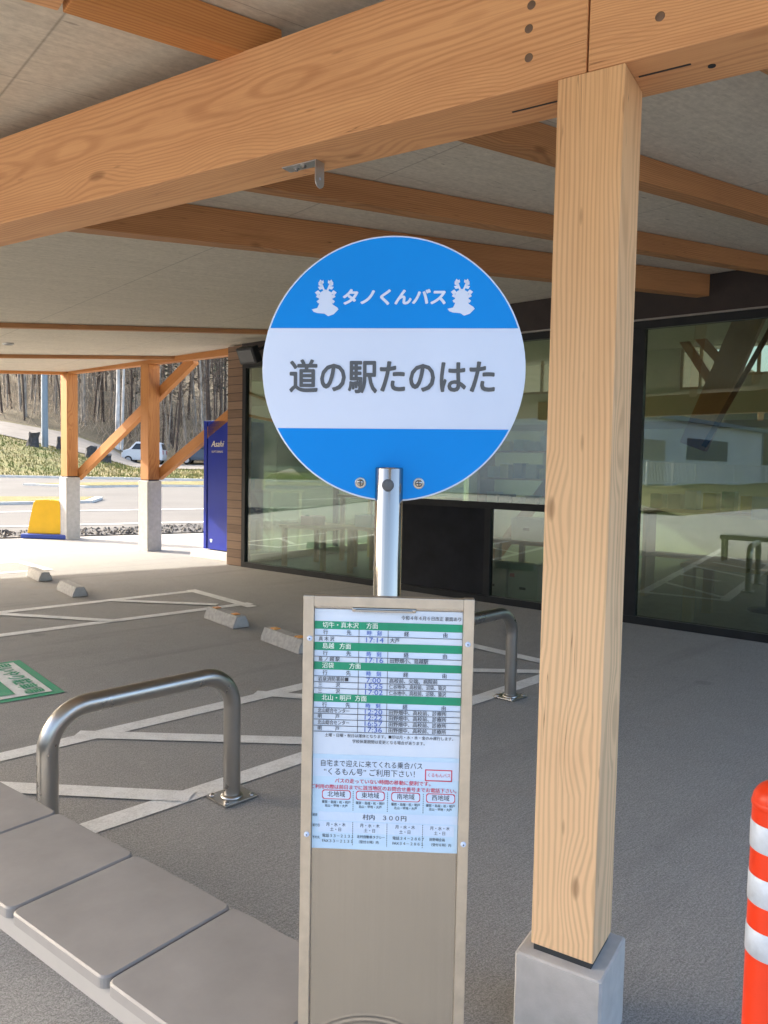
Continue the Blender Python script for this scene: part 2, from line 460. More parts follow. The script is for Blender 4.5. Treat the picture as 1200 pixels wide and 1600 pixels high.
def timber(name, a, b, w, h, mat, parent=None, bev=.004, y0=None, z0=None):
    X, L = bars(a, b, w, h)
    y0 = -w/2 if y0 is None else y0; z0 = 0. if z0 is None else z0
    return MB().box((0, y0, z0), (L, y0+w, z0+h), None, bev).build(name, mat, parent, X)
_fc = {}
def text_mesh(mb, body, size, X, bold=0., align='CENTER', sx=1.0, shear=0.):
    c = bpy.data.curves.new('lettering', 'FONT'); c.body = body; c.size = size; c.align_x = align; c.align_y = 'CENTER'
    c.shear = shear; c.resolution_u = 3
    o = bpy.data.objects.new('lettering', c)
    me = bpy.data.meshes.new_from_object(o)
    S_ = Matrix.Diagonal((sx, 1, 1, 1))
    vs = [v.co[:] for v in me.vertices]; fs = [list(p.vertices) for p in me.polygons]
    # heavier faces: thin layers of the same glyphs, spread outwards, each a hair above the last
    sp = [(0, 0)]
    if bold >= .02: sp = [(math.cos(a_)*bold*size, math.sin(a_)*bold*size) for a_ in [k*math.pi/4 for k in range(8)]]
    elif bold > 0: sp = [(-bold*size, 0), (bold*size, 0)]
    for k, (dx, dy) in enumerate(sp): mb.add(vs, fs, X @ T(dx, dy, k*3e-5) @ S_)
    bpy.data.objects.remove(o); bpy.data.curves.remove(c); bpy.data.meshes.remove(me)
def T(x, y, z=0.): return Matrix.Translation((x, y, z))

# ------------------------------------------------------------------ frames of reference
# U runs along the shop front (to the viewer's right), N goes into the shop
P0 = Vector((-2.064, 11.169, 0)); U = Vector((.78, -.626, 0)).normalized(); N = Vector((.626, .78, 0)).normalized()
FX = frame(P0, U)           # local x along the front, y into the shop, z up
def F(s, d, z=0.): return FX @ Vector((s, d, z))
def soff(p, off=0.):        # height of the canopy soffit over a ground point
    return 2.93+off+.0698*(.626*p[0]+.78*p[1]-1.748)+.0137*(.78*p[0]-.626*p[1]+1.02)

# ------------------------------------------------------------------ ground
def road_z(y): return max(0., (y-16.5)*.032)
def lerp_tab(v, tab):
    if v <= tab[0][0]: return tab[0][1]
    for (a, fa_), (b, fb) in zip(tab, tab[1:]):
        if v <= b: return fa_+(fb-fa_)*(v-a)/(b-a)
    return tab[-1][1]
PATH0, PATH1 = 49., 57.
def terrain(x, y):
    ax = 600+1200*x/max(y, 1.)
    if y < 16.5: return -.012
    z = road_z(min(y, 37.))
    if y > 36.9:
        lo_ = 1.5+PATH0*lerp_tab(ax, [(-300, .06), (0, .0308), (150, .0045), (210, -.009), (420, -.010)])
        up_ = 1.5+PATH1*lerp_tab(ax, [(-300, .075), (0, .049), (100, .036), (175, .015), (212, -.003), (420, -.003)])
        if y < PATH0:
            t_ = (y-36.9)/(PATH0-36.9); z = z+(lo_-z)*(.5*t_*t_*(3-2*t_)+.5*t_)
        elif y < PATH1: z = lo_+(up_-lo_)*(y-PATH0)/(PATH1-PATH0)
        else: z = up_+.27*min(4., y-PATH1)+.15*max(0., y-PATH1-4)+.0014*max(0., y-PATH1-4)**2
        if not PATH0-.5 <= y <= PATH1+.5: z += .1*math.sin(x*.9+y*.7)*math.sin(y*.45-x*.3)*min(1, (y-36.9)/4)*min(1, abs(y-53)/6)
    return z
def sheet(name, x0, x1, y0, y1, nx, ny, zf, mat, kind='structure'):
    vs = [(x0+(x1-x0)*i/nx, y0+(y1-y0)*j/ny, 0) for j in range(ny+1) for i in range(nx+1)]
    vs = [(x, y, zf(x, y)) for x, y, _ in vs]
    fs = [(j*(nx+1)+i, j*(nx+1)+i+1, (j+1)*(nx+1)+i+1, (j+1)*(nx+1)+i) for j in range(ny) for i in range(nx)]
    return MB().add(vs, fs, None, True).build(name, mat, None, None, kind)
sheet('ground', -260, 260, -220, 37.0, 40, 514, lambda x, y: -.012 if y < 16.5 else road_z(y), 'asphalt')
sheet('hillside', -90, 60, 36.9, 150, 150, 113, terrain, 'hillside')
# the court: a concrete sheet with its far edge along the gravel strip
E0, E1 = Vector((-7.6, 14.25, 0)), Vector((-3.7, 16.6, 0))
ed = (E1-E0).normalized(); en = Vector((-ed.y, ed.x, 0))
A_ = E0-ed*30; B_ = E1+ed*30
court = [tuple((A_-en*38)[:2]), tuple((B_-en*38)[:2]), tuple(B_[:2]), tuple(A_[:2])]
MB().prism(court, -.01, 0.).build('court_floor', 'court_floor', None, None, 'structure')
g = MB()
for k in range(60):
    a = A_+ed*k; b = a+ed
    for j in range(3):
        q = [a+en*(j*.5-.02), b+en*(j*.5-.02), b+en*(j*.5+.48), a+en*(j*.5+.48)]
        g.add([(p.x, p.y, max(.012, road_z(p.y)+.02)) for p in q], [(0, 1, 2, 3)])
for _ in range(2600):            # loose stones standing proud of the bed
    p = A_+ed*rng.uniform(20, 45)+en*rng.uniform(.0, 1.44); q_ = rng.uniform(.025, .06)
    zz = max(.012, road_z(p.y)+.02)
    g.add([(p.x+q_*math.cos(k*2.1+q_*90), p.y+q_*math.sin(k*2.1+q_*90), zz) for k in range(3)]+[(p.x, p.y, zz+q_*.9)], [(0, 1, 3), (1, 2, 3), (2, 0, 3)])
g.build('gravel', 'gravel', None, None, 'stuff')

def quad_sheet(mb, pts, z): mb.add([(x, y, z if not callable(z) else z(y)) for x, y in pts], [tuple(range(len(pts)))])
def band(mb, a, b, wa, z, wb=None):
    a, b = Vector((*a, 0)), Vector((*b, 0)); n = (b-a).normalized(); n = Vector((-n.y, n.x, 0)); wb = wb or wa
    quad_sheet(mb, [(a-n*wa/2)[:2], (b-n*wb/2)[:2], (b+n*wb/2)[:2], (a+n*wa/2)[:2]], z)
ln = MB()
Z1, Z2 = .004, .008
# near hatched aisle
pd = Vector((.70, .714)).normalized()
band(ln, (-4.4, 1.36), (.80, 6.42), .12, Z1)          # far side line
band(ln, (-3.3, .88), (1.42, 5.72), .12, Z1)         # near side line
band(ln, (.74, 6.43), (1.46, 5.69), .12, Z2)          # closing end
band(ln, (-1.66, 4.12), (-.26, 4.08), .11, Z2)        # zigzag of the hatching
band(ln, (-.82, 4.94), (.05, 4.78), .1, Z2)
band(ln, (-.1, 5.62), (1.3, 5.60), .1, Z2)
band(ln, (-1.95, 3.44), (-.84, 3.36), .11, Z2)
band(ln, (-3.0, 2.75), (-1.6, 2.65), .11, Z2)
# far hatched aisle
band(ln, (-5.6, 5.65), (-2.2, 8.93), .12, Z1)
band(ln, (-5.1, 4.7), (-1.42, 8.2), .12, Z1)
band(ln, (-2.26, 8.97), (-1.36, 7.97), .12, Z2)
band(ln, (-2.95, 8.2), (-1.75, 8.06), .11, Z2)
band(ln, (-3.8, 7.38), (-2.5, 7.13), .11, Z2)
band(ln, (-4.7, 6.5), (-3.3, 6.3), .11, Z2)
# third aisle towards the post row
band(ln, (-7.6, 9.1), (-5.35, 11.25), .12, Z1)
band(ln, (-7.2, 8.1), (-4.6, 10.45), .12, Z1)
band(ln, (-5.4, 11.25), (-4.55, 10.4), .12, Z2)
band(ln, (-6.4, 10.3), (-5.1, 10.1), .11, Z2)
ln.build('parking_lines', 'line_paint', None, None, 'structure')
rd = MB()
def rz(y): return road_z(y)+.012
for a, b, w_ in (((-16, 17.55), (-2.2, 23.3), .12), ((-16, 13.6), (-2, 19.6), .12)):
    n = 24
    for k in range(n):
        p = Vector(a).lerp(Vector(b), k/n); q = Vector(a).lerp(Vector(b), (k+1)/n)
        rd.add([(p.x, p.y-w_, rz(p.y-w_)), (q.x, q.y-w_, rz(q.y-w_)), (q.x, q.y+w_, rz(q.y+w_)), (p.x, p.y+w_, rz(p.y+w_))], [(0, 1, 2, 3)])
rd.build('road_markings', 'road_paint', None, None, 'structure')

# painted priority bay sign on the floor
BX = frame((-2.04, 4.89, 0), Vector((-.66, .77, 0)))   # x along the right edge going away, y to the left-near
LB, WB = 1.02, 1.1
def bq(x0, y0, x1, y1, z): return MB().add([BX @ Vector(p) for p in ((x0, y0, z), (x1, y0, z), (x1, y1, z), (x0, y1, z))], [(0, 1, 2, 3)])
o_bay = bq(0, 0, LB, WB, Z1).build('priority_bay_marking', 'bay_green', None, None, 'structure')
bq(.06, .06, LB-.06, WB-.06, Z2).build('white_field', 'bay_white', o_bay)
bq(.12, .27, LB-.12, WB-.12, .0115).build('green_panel', 'bay_green', o_bay)
tx = MB()
TX = BX @ Matrix(((-1, 0, 0, LB/2), (0, -1, 0, .165), (0, 0, 1, .012), (0, 0, 0, 1)))
text_mesh(tx, '思いやり駐車場', .125, TX, .025)
tx.build('lettering', 'bay_green', o_bay)
ic = MB()
for cx in (.35, .68):
    ic.add([BX @ Vector((cx+.055*math.cos(a), .37+.055*math.sin(a), .015)) for a in [2*math.pi*k/16 for k in range(16)]], [tuple(range(16))])
    ic.add([BX @ Vector(p) for p in ((cx-.09, .45, .015), (cx+.09, .45, .015), (cx+.13, .7, .015), (cx-.13, .7, .015))], [(0, 1, 2, 3)])
ic.build('pictogram', 'bay_white', o_bay)

# ------------------------------------------------------------------ canopy roof
def up_pt(p, off=0.): return Vector((p[0], p[1], soff(p, off)))
roof = thing('canopy_roof', 'grey boarded underside of the timber canopy roof carried on orange brown beams', 'canopy roof', (0, 0, 0))
gA = Vector((-5.97, 14.66, 0)); gd = Vector((-.755, -.656, 0)).normalized()
def mcoord(p): return .626*p[0]+.78*p[1]
tnear = (mcoord(gA)+.85)/(-(.626*gd.x+.78*gd.y))
cnr = gA+gd*tnear
gA2 = gA+N*.12-gd*.02
rb = gA2+N*.0
R0 = cnr
ur = 1.1            # unseen right end of the canopy, cut back to let sky light in; the shop roof runs on
Rn = Vector((cnr.x, cnr.y, 0)); du_ = ur-(.78*cnr.x-.626*cnr.y); R1 = Rn+U*du_
R2 = R1+N*(7.42+.15-mcoord(R1)); R3 = R2+U*6.5
fw = [R0, R1, R2, R3, R3+N*8.2, Vector(F(-.32, 8.0)), Vector(F(-.32, .14)), gA2]
sx_ = frame(up_pt((0, 4.)), Vector((.755, .656, .09)), Vector((-.0693, -.0635, 1)))
si = sx_.inverted()
mb = MB()
lo = [si @ up_pt(p) for p in fw]; hi = [si @ up_pt(p, .16) for p in fw]
n = len(lo)
mb.add(lo+hi, [tuple(range(n))[::-1], tuple(range(n, 2*n))]+[(i, (i+1) % n, n+(i+1) % n, n+i) for i in range(n)])
mb.build('soffit', 'soffit', roof, sx_)
def joist(far_a, far_b, w_, dp, mat='joist_wood', name='joist', ext=(0., 0.)):
    """far_a, far_b: the far lower edge on the ground plane; hangs dp below the soffit"""
    a, b = Vector((*far_a, 0)), Vector((*far_b, 0)); d = (b-a).normalized()
    a -= d*ext[0]; b += d*ext[1]
    r = Vector((d.y, -d.x, 0))*w_/2
    a += r; b += r
    return timber(name, up_pt(a, -dp), up_pt(b, -dp), w_, dp-.004, mat, roof)
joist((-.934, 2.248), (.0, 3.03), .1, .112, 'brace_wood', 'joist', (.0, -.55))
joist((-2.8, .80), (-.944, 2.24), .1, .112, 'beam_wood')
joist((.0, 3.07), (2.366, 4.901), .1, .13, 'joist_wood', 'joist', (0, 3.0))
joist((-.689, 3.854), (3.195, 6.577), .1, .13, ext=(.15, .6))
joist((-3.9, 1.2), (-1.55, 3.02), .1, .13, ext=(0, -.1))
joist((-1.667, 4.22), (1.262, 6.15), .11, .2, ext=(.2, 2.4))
joist((1.193, 2.681), (1.315, 2.776), .1, .13, ext=(.2, 3.2))
joist((-4.231, 8.488), (-1.5, 9.833), .08, .055, ext=(3., .6))
joist((-5.693, 11.412), (-3.414, 12.557), .08, .055, ext=(3., .2))
# edge trimmer along the gable and the beam along the post row
timber('edge_beam', up_pt(gA+gd*.1, -.05), up_pt(gA+gd*11., -.05), .12, .2, 'brace_wood', roof)
ea, eb = F(-5.237-.12, .24, 3.125), F(-.33, .24, 3.125)
timber('edge_beam', ea, eb, .14, .22, 'brace_wood', roof)

def ceiling_spot(name, label, x, y, rad):
    X = frame(up_pt((x, y), -.004), (.755, .656, .06), (-.055, -.054, 1))
    t_ = thing(name, label, 'ceiling light', X)
    MB().lathe([(rad, .003), (rad, -.012), (rad*.82, -.018)], X, 24).build('trim_ring', 'galv', t_)
    MB().lathe([(rad*.8, -.0185), (rad*.5, -.021), (0, -.021)], X, 24, False).build('lens', 'dark_plate', t_)
ceiling_spot('ceiling_light', 'small round light set in the soffit at the far left edge', -4.96, 10.16, .07)
# the big beam over the near post (two lengths meeting over the post)
bd = Vector((-.848, .53, 0)); bn = Vector((-.53, -.848, 0))
pc = Vector((.549, 1.870, 0))                       # near corner of the post
zb = 2.462
beam_a = pc+bd*.0912
def beam(name, t0, t1, label):
    t_ = thing(name, label, 'beam', tuple(pc+bd*t0+Vector((0, 0, zb))), 'beam lengths over the near post')
    a = pc+bd*t0-bn*.1; b = pc+bd*t1-bn*.1
    timber('beam_length', a+Vector((0, 0, zb)), b+Vector((0, 0, zb)), .2, .34, 'beam_wood', t_, .004)
    return t_
bl = beam('timber_beam', .0942, 6.4, 'long orange brown timber beam running left above the bus stop sign')
br = beam('timber_beam', .090, -1.0, 'timber beam length running right past the top of the near post')
def plug(par, along, z, r=.011):
    X = frame(pc+bd*along+Vector((0, 0, z)), bd, bn)
    MB().lathe([(r, -.012), (r, .0005), (r*.8, .0012), (0, .0012)], X, 16).build('bolt_plug', 'bolt_wood', par)
flat('bolt_wood', (.16, .1, .065), .7)
for al, z in ((.245, 2.605), (.243, 2.534), (.24, 2.661)): plug(bl, al, z)
plug(br, -.0754, 2.544)
# bolt hole and slots on the beam's underside
sl_ = MB()
sX = frame(pc+Vector((0, 0, zb)), bd)
for a0, a1, y in ((.18, .33, .107), (-.13, -.01, .085)):
    sl_.box((a0, -y-.0035, -.001), (a1, -y+.0035, .002), sX)
sl_.build('slot', 'rubber_black', bl)
MB().lathe([(.009, -.002), (.009, .004)], T(*(pc+bd*-.171-bn*.118)[:2], zb), 14).build('bolt_hole', 'rubber_black', br)
# hanging bracket
brk = thing('hanging_bracket', 'small galvanised bracket with a drilled tab hanging under the beam', 'bracket', tuple(pc+bd*1.0-bn*.12+Vector((0, 0, zb))))
kX = frame(pc+bd*.99-bn*.121+Vector((0, 0, zb)), bd)
MB().box((0, -.022, -.004), (.135, .022, -.0005), kX, .001).build('plate', 'galv', brk)
tabp = [(-.022, 0), (-.022, -.06)]+[(-.022+.044*k/8+0, -.06-.022*math.sin(math.pi*k/8)) for k in range(1, 8)]+[(.022, -.06), (.022, 0)]
tabp = [(math.cos(math.pi+math.pi*k/10)*.022, -.062+math.sin(math.pi+math.pi*k/10)*.022) for k in range(11)]+[(.022, -.0005), (-.022, -.0005)]
kT = kX @ Matrix(((0, 0, 1, -.004), (1, 0, 0, 0), (0, 1, 0, 0), (0, 0, 0, 1)))
MB().prism(tabp, 0, .004, kT).build('tab', 'galv', brk)
MB().lathe([(.0045, -.0006), (.0045, .0046)], kT @ T(0, -.055), 12).build('tab_hole', 'white_vinyl', brk)
for x_ in (.06, .095):
    MB().lathe([(.011, -.0065), (.011, -.004), ], kX @ T(x_, .004*(1 if x_ < .07 else -1)), 6).lathe([(.006, -.012), (.006, -.006)], kX @ T(x_, .004*(1 if x_ < .07 else -1)), 10).build('bolt', 'steel_dull', brk)

# ------------------------------------------------------------------ posts
def post(name, label, corner, xd, w_, zbase, ztop, mat, pl_margin, plw_h, chamfer=.02):
    """corner: front-right bottom corner; xd: direction of the front face going left"""
    xd = Vector(xd).normalized(); back = Vector((xd.y, -xd.x, 0)); back = back if back.y > 0 else -back
    cen = Vector((*corner, 0))+xd*w_/2+back*w_/2
    t_ = thing(name, label, 'post', tuple(cen), 'timber posts under the canopy')
    X = frame((cen.x, cen.y, zbase), (0, 0, 1), xd)
    h = w_/2
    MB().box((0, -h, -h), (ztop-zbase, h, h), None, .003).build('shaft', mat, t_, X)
    MB().box((-h+.006, -h+.006, zbase-.018), (h-.006, h-.006, zbase+.001), frame((cen.x, cen.y, 0), xd)).build('base_plate', 'dark_plate', t_)
    q = h+pl_margin; c_ = chamfer
    prof = [(-q+c_, -q), (q-c_, -q), (q, -q+c_), (q, q-c_), (q-c_, q), (-q+c_, q), (-q, q-c_), (-q, -q+c_)]
    Xp = frame((cen.x, cen.y, 0), xd)
    pm = MB(); zt = zbase-.018
    s_ = (q-c_)/q
    vs = [(*p, 0) for p in prof]+[(*p, zt-c_*.6) for p in prof]+[(p[0]*s_, p[1]*s_, zt) for p in prof]
    k = 8
    pm.add(vs, [tuple(range(k))[::-1], tuple(range(2*k, 3*k))]+[(j*k+i, j*k+(i+1) % k, (j+1)*k+(i+1) % k, (j+1)*k+i) for j in range(2) for i in range(k)], Xp)
    pm.build('plinth', 'plinth_concrete', t_)
    return t_, cen
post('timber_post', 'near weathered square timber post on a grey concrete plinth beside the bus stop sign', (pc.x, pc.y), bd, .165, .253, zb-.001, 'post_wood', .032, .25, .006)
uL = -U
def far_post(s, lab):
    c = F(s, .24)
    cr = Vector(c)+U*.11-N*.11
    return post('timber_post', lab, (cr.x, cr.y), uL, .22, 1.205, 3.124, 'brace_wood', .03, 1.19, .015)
far_post(-5.237, 'leftmost orange timber post on a tall concrete plinth beside the yellow barrier')
far_post(-2.636, 'middle orange timber post on a tall concrete plinth left of the blue vending machine')
def brace(s0, s1, lab):
    a, b = F(s0, .41, 1.13), F(s1, .41, 3.1)
    X, L = bars(a, b, .1, .16)
    t_ = MB().box((0, -.05, 0), (L, .05, .17), None, .004).build('diagonal_brace', 'brace_wood', None, X)
    tag(t_, lab, 'brace', 'diagonal braces by the posts')
brace(-5.237+.05, -1.62, 'orange diagonal timber brace rising from the leftmost plinth behind the middle post')
b2a, b2b = F(-2.586, .41, 1.2), F(-.36, .41, 2.36)
X, L = bars(b2a, b2b, .1, .17)
tag(MB().box((0, -.05, 0), (L, .05, .17), None, .004).build('diagonal_brace', 'brace_wood', None, X),
    'orange diagonal timber brace rising from the middle plinth to the shop corner', 'brace', 'diagonal braces by the posts')

# ------------------------------------------------------------------ shop
shop = thing('shop_building', 'glazed shop front with black window frames under a dark brown fascia', 'building', FX)
OWN.add(shop.name)
MB().box((-.32, -.02, 0), (-.0, .16, 3.2), None, .003).build('cladding_board', 'cladding', shop)
def ztop(s, d=0.): p = F(s, d); return soff(p)
fa = MB()
S0, S1 = 0.003, 15.
nseg = 12
vs, fs = [], []
for k in range(nseg+1):
    s = S0+(S1-S0)*k/nseg; z_ = ztop(s)-.006
    vs += [(s, -.035, 2.957), (s, .09, 2.957), (s, .09, z_), (s, -.035, z_)]
for k in range(nseg):
    for j in range(4): fs.append((k*4+j, k*4+(j+1) % 4, (k+1)*4+(j+1) % 4, (k+1)*4+j))
fa.add(vs, fs+[(0, 3, 2, 1), (nseg*4, nseg*4+1, nseg*4+2, nseg*4+3)])
fa.build('fascia', 'fascia_brown', shop)
MB().box((5.68, -.0405, 2.98), (5.69, -.0355, 3.22)).build('fascia_joint', 'steel_dull', shop)
MB().box((S0, -.05, 2.945), (S1, -.036, 2.962)).build('drip_strip', 'steel_dull', shop)
fr_ = MB()
fr_.box((.012, -.03, 0.0), (S1, .05, .075)); fr_.box((.012, -.03, 2.87), (S1, .05, 2.944))
for s, w_ in ((.012, .07), (2.54, .07), (5.62, .05), (5.73, .12), (9.6, .08), (13.2, .08)):
    fr_.box((s, -.028, .0755), (s+w_, .052, 2.8695))
fr_.box((2.612, -.026, 1.05), (5.618, .05, 1.125))
fr_.box((4.11, -.025, .0757), (4.19, .049, 1.0495))
fr_.build('window_frame', 'black_frame', shop)
for i, (s0, s1, z0, z1) in enumerate(((.083, 2.539, .076, 2.869), (2.611, 5.619, 1.126, 2.869), (4.191, 5.619, .076, 1.049), (5.851, 9.599, .076, 2.869), (9.681, 13.19, .076, 2.869))):
    MB().box((s0, .006, z0), (s1, .012, z1)).build('pane', 'glass', shop)
MB().box((2.612, .0, .076), (4.109, .03, 1.049)).build('dark_panel', 'dark_panel', shop)
# room shell
D = 7.0
fl = MB().box((-.3, .06, -.005), (15, D, .012)); fl.build('inner_floor', 'inner_floor', shop)
def end_wall(s0, s1, d0):
    vs = [(s, d, 0) for d in (d0, D) for s in (s0, s1)]+[(s, d, ztop(s, d)+.06) for d in (d0, D) for s in (s0, s1)]
    MB().add(vs, [(0, 2, 3, 1), (4, 5, 7, 6), (0, 1, 5, 4), (2, 6, 7, 3), (0, 4, 6, 2), (1, 3, 7, 5)]).build('end_wall', 'cream_wall', shop)
end_wall(15, 15.15, .1)
# the gable end facing the road is glazed
def end_piece(name, d0, d1, z0, z1, mat='cream_wall', sa=-.32, sb=-.2):
    vs = [(s, d, z0) for d in (d0, d1) for s in (sa, sb)]+[(s, d, z1 if z1 else ztop(s, d)+.06) for d in (d0, d1) for s in (sa, sb)]
    MB().add(vs, [(0, 2, 3, 1), (4, 5, 7, 6), (0, 1, 5, 4), (2, 6, 7, 3), (0, 4, 6, 2), (1, 3, 7, 5)]).build(name, mat, shop)
end_piece('end_wall', .162, .3, 0, 0); end_piece('end_wall', 6.4, D, 0, 0); end_piece('end_wall', .3, 6.4, 2.75, 0)
end_piece('end_wall', .3, 6.4, 0, .12)
end_piece('pane', .3, 6.4, .12, 2.75, 'glass', -.264, -.258)
for d in (2.3, 4.35): end_piece('window_frame', d-.03, d+.03, .121, 2.749, 'black_frame', -.3, -.22)
bw = MB()
zc = 3.98
holes = [(.5, 1.7, 3.05, 3.75), (3.9, 4.62, 3.0, 3.75), (4.85, 5.6, 3.2, 3.75), (6.2, 12.5, .9, 3.1), (1.2, 2.6, 1.1, 2.3)]  # wide low opening enlarged to let more light into the room
xs = sorted({-.3, 15.1} | {h[0] for h in holes} | {h[1] for h in holes})
zs = sorted({0., zc} | {h[2] for h in holes} | {h[3] for h in holes})
for i in range(len(xs)-1):
    for j in range(len(zs)-1):
        cx, cz = (xs[i]+xs[i+1])/2, (zs[j]+zs[j+1])/2
        if not any(h[0] < cx < h[1] and h[2] < cz < h[3] for h in holes):
            bw.box((xs[i], D, zs[j]), (xs[i+1], D+.12, zs[j+1]))
bw.build('back_wall', 'cream_wall', shop)
for h in holes:
    m_ = MB(); m_.box((h[0], D+.03, h[2]), (h[0]+.05, D+.09, h[3])); m_.box(((h[0]+h[1])/2-.025, D+.03, h[2]), ((h[0]+h[1])/2+.025, D+.09, h[3]))
    m_.box((h[0]+.05, D+.032, h[2]), (h[1], D+.088, h[2]+.05)); m_.build('back_window_frame', 'pale_wood', shop)
# timbers inside, seen through the panes
def inner(name, a, b, w_, h_, mat='joist_wood'):
    return timber(name, F(*a), F(*b), w_, h_, mat, shop, .004, None, -h_/2)
inner('inner_post', (5.93, .45, .01), (5.93, .45, 3.3), .24, .24)
inner('inner_post', (2.3, 3.2, .01), (2.3, 3.2, 3.5), .2, .2)
inner('inner_brace', (6.2, .45, 1.75), (6.72, .45, 3.1), .1, .26)
inner('inner_brace', (6.32, .38, 1.75), (6.98, .38, 3.05), .02, .05, 'black_frame')
inner('inner_beam', (5.6, .62, 1.98), (11, .62, 1.98), .12, .07, 'pale_wood')
inner('inner_beam', (2.6, .62, 1.98), (5.5, .62, 1.98), .12, .07, 'pale_wood')
inner('inner_brace', (3.9, 6.0, 4.3), (4.75, 6.0, 3.0), .08, .14, 'brace_wood')
inner('inner_brace', (4.1, 5.8, 4.3), (5.2, 5.8, 3.0), .08, .14, 'brace_wood')
# furniture inside
def table(name, label, s0, s1, d0, d1, h_, top='pale_wood', group='display tables in the shop', lw=.06):
    t_ = thing(name, label, 'table', FX @ T((s0+s1)/2, (d0+d1)/2))
    t_['group'] = group
    MB().box((s0, d0, h_-.04), (s1, d1, h_), FX, .004).build('table_top', top, t_)
    for a in (s0+.03, s1-.03-lw):
        for b in (d0+.03, d1-.03-lw):
            MB().box((a, b, .012), (a+lw, b+lw, h_-.04), FX).build('leg', 'pale_wood', t_)
    return t_
table('display_table', 'low pale wooden table inside the left shop window', .35, 1.25, .4, 1.2, .62)
table('display_table', 'taller pale wooden table behind the low one in the left window', .5, 2.3, 1.5, 2.3, 1.05)
table('display_table', 'pale wooden table beside the dark door panel inside the left window', 1.55, 2.4, .5, 1.1, .66)
table('counter_table', 'brown counter table behind the lower pane beside the near post', 3.9, 5.4, .5, 1.2, .66, 'joist_wood')
table('counter_table', 'pale counter on thick legs inside the right window', 6.15, 8.6, .35, 1.15, .6, 'pale_wood', 'display tables in the shop', .09)
def crate(label, s0, s1, d0, d1, z0, z1, mat='carton', name='carton', cat='box', group='cartons in the shop'):
    t_ = thing(name, label, cat, FX @ T((s0+s1)/2, (d0+d1)/2, z0)); t_['group'] = group
    MB().box((s0, d0, z0), (s1, d1, z1), FX, .006).build('carton_body', mat, t_)
    MB().box((s0-.004, d0-.004, z1-.06), (s1+.004, d1+.004, z1+.004), FX, .003).build('lid', mat, t_)
    MB().box(((s0+s1)/2-.04, d0-.002, z0+.12), ((s0+s1)/2+.04, d0+.01, z0+.15), FX).build('hand_hole', 'rubber_black', t_)
    return t_
crate('white carton on the shop floor behind the lower pane, the one nearer the dark panel', 3.84, 4.22, .3, .46, .014, .42)
b_ = crate('white carton on the shop floor behind the lower pane, the one nearer the post', 4.25, 4.62, .3, .46, .014, .42)
MB().box((4.27, .2965, .27), (4.33, .2985, .31), FX).build('red_mark', 'ink_red', b_)
crate('translucent white box standing on the brown counter behind the lower pane', 4.1, 4.5, .6, .9, .662, .92)
crate('red lidded box on the low pale table in the left window', .6, .85, .6, .85, .622, .75, 'carton_pink')
crate('pale blue box on the table beside the dark panel in the left window', 1.65, 1.95, .6, .85, .662, .82, 'paper_blue')
for i, (s, mt, lb) in enumerate(((.85, 'goods_yellow', 'yellow packet on the taller table in the left window'), (1.1, 'goods_green', 'green packet beside the yellow one in the left window'), (1.35, 'goods_green', 'green packet next to the dark door panel in the left window'))):
    t_ = MB().box((s, 1.6, 1.052), (s+.17, 1.7, 1.24+.02*i), FX, .006).build('goods_packet', mt); tag(t_, lb, 'packet', 'packets in the left window')
sh = thing('goods_shelf', 'dark shelf unit with rows of green and white goods behind the upper pane', 'shelf', FX @ T(3.6, 1.8))
MB().box((2.9, 1.75, .012), (2.94, 2.15, 2.0), FX).build('side_panel', 'joist_wood', sh)
MB().box((4.46, 1.75, .012), (4.5, 2.15, 2.0), FX).build('side_panel', 'joist_wood', sh)
for z_ in (.5, .95, 1.35, 1.72):
    MB().box((2.945, 1.76, z_), (4.455, 2.14, z_+.025), FX).build('shelf', 'joist_wood', sh)
for z_ in (.976, 1.376, 1.746):
    for k in range(7):
        s = 3.0+k*.2; h_ = rng.uniform(.12, .22)
        t_ = MB().box((s, 1.85, z_), (s+rng.uniform(.1, .16), 2.05, z_+h_), FX, .004).build('goods_packet', rng.choice(['goods_green', 'carton', 'paper', 'goods_yellow', 'window_blue']))
        tag(t_, 'small packet of goods standing on the dark shelf behind the upper pane', 'packet', 'packets on the shelf unit')
# low shelf of goods inside the right window
s2 = thing('goods_shelf', 'low pale shelf with a row of small packets inside the right window', 'shelf', FX @ T(6.6, 1.7))
MB().box((5.3, 1.6, 1.03), (8.2, 1.95, 1.07), FX).build('shelf', 'pale_wood', s2)
MB().box((5.3, 1.6, .5), (8.2, 1.95, .53), FX).build('shelf', 'pale_wood', s2)
for s in (5.3, 6.7, 8.15): MB().box((s, 1.62, .012), (s+.05, 1.93, 1.029), FX).build('side_panel', 'pale_wood', s2)
for k in range(14):
    s = 5.36+k*.2; h_ = rng.uniform(.14, .26)
    t_ = MB().box((s, 1.66, 1.072), (s+rng.uniform(.11, .17), 1.84, 1.072+h_), FX, .006).build('goods_packet', rng.choice(['goods_green', 'paper', 'goods_yellow', 'carton', 'goods_yellow']))
    tag(t_, 'small packet of goods in the row on the low shelf inside the right window', 'packet', 'packets on the low shelf')
# notice stand in the right window
st = thing('notice_stand', 'dark stand holding two pale notices inside the right window', 'stand', FX @ T(6.7, 1.6))
MB().tube([(6.7, 1.6, .02), (6.7, 1.6, 1.25)], .025, 10, FX).build('pole', 'rubber_black', st)
MB().lathe([(.2, .013), (.2, .03), (.03, .05)], FX @ T(6.7, 1.6), 20).build('base', 'rubber_black', st)
for dx in (-.2, .02): MB().box((6.7+dx, 1.57, 1.0), (6.88+dx, 1.575, 1.25), FX).build('notice', 'paper', st)

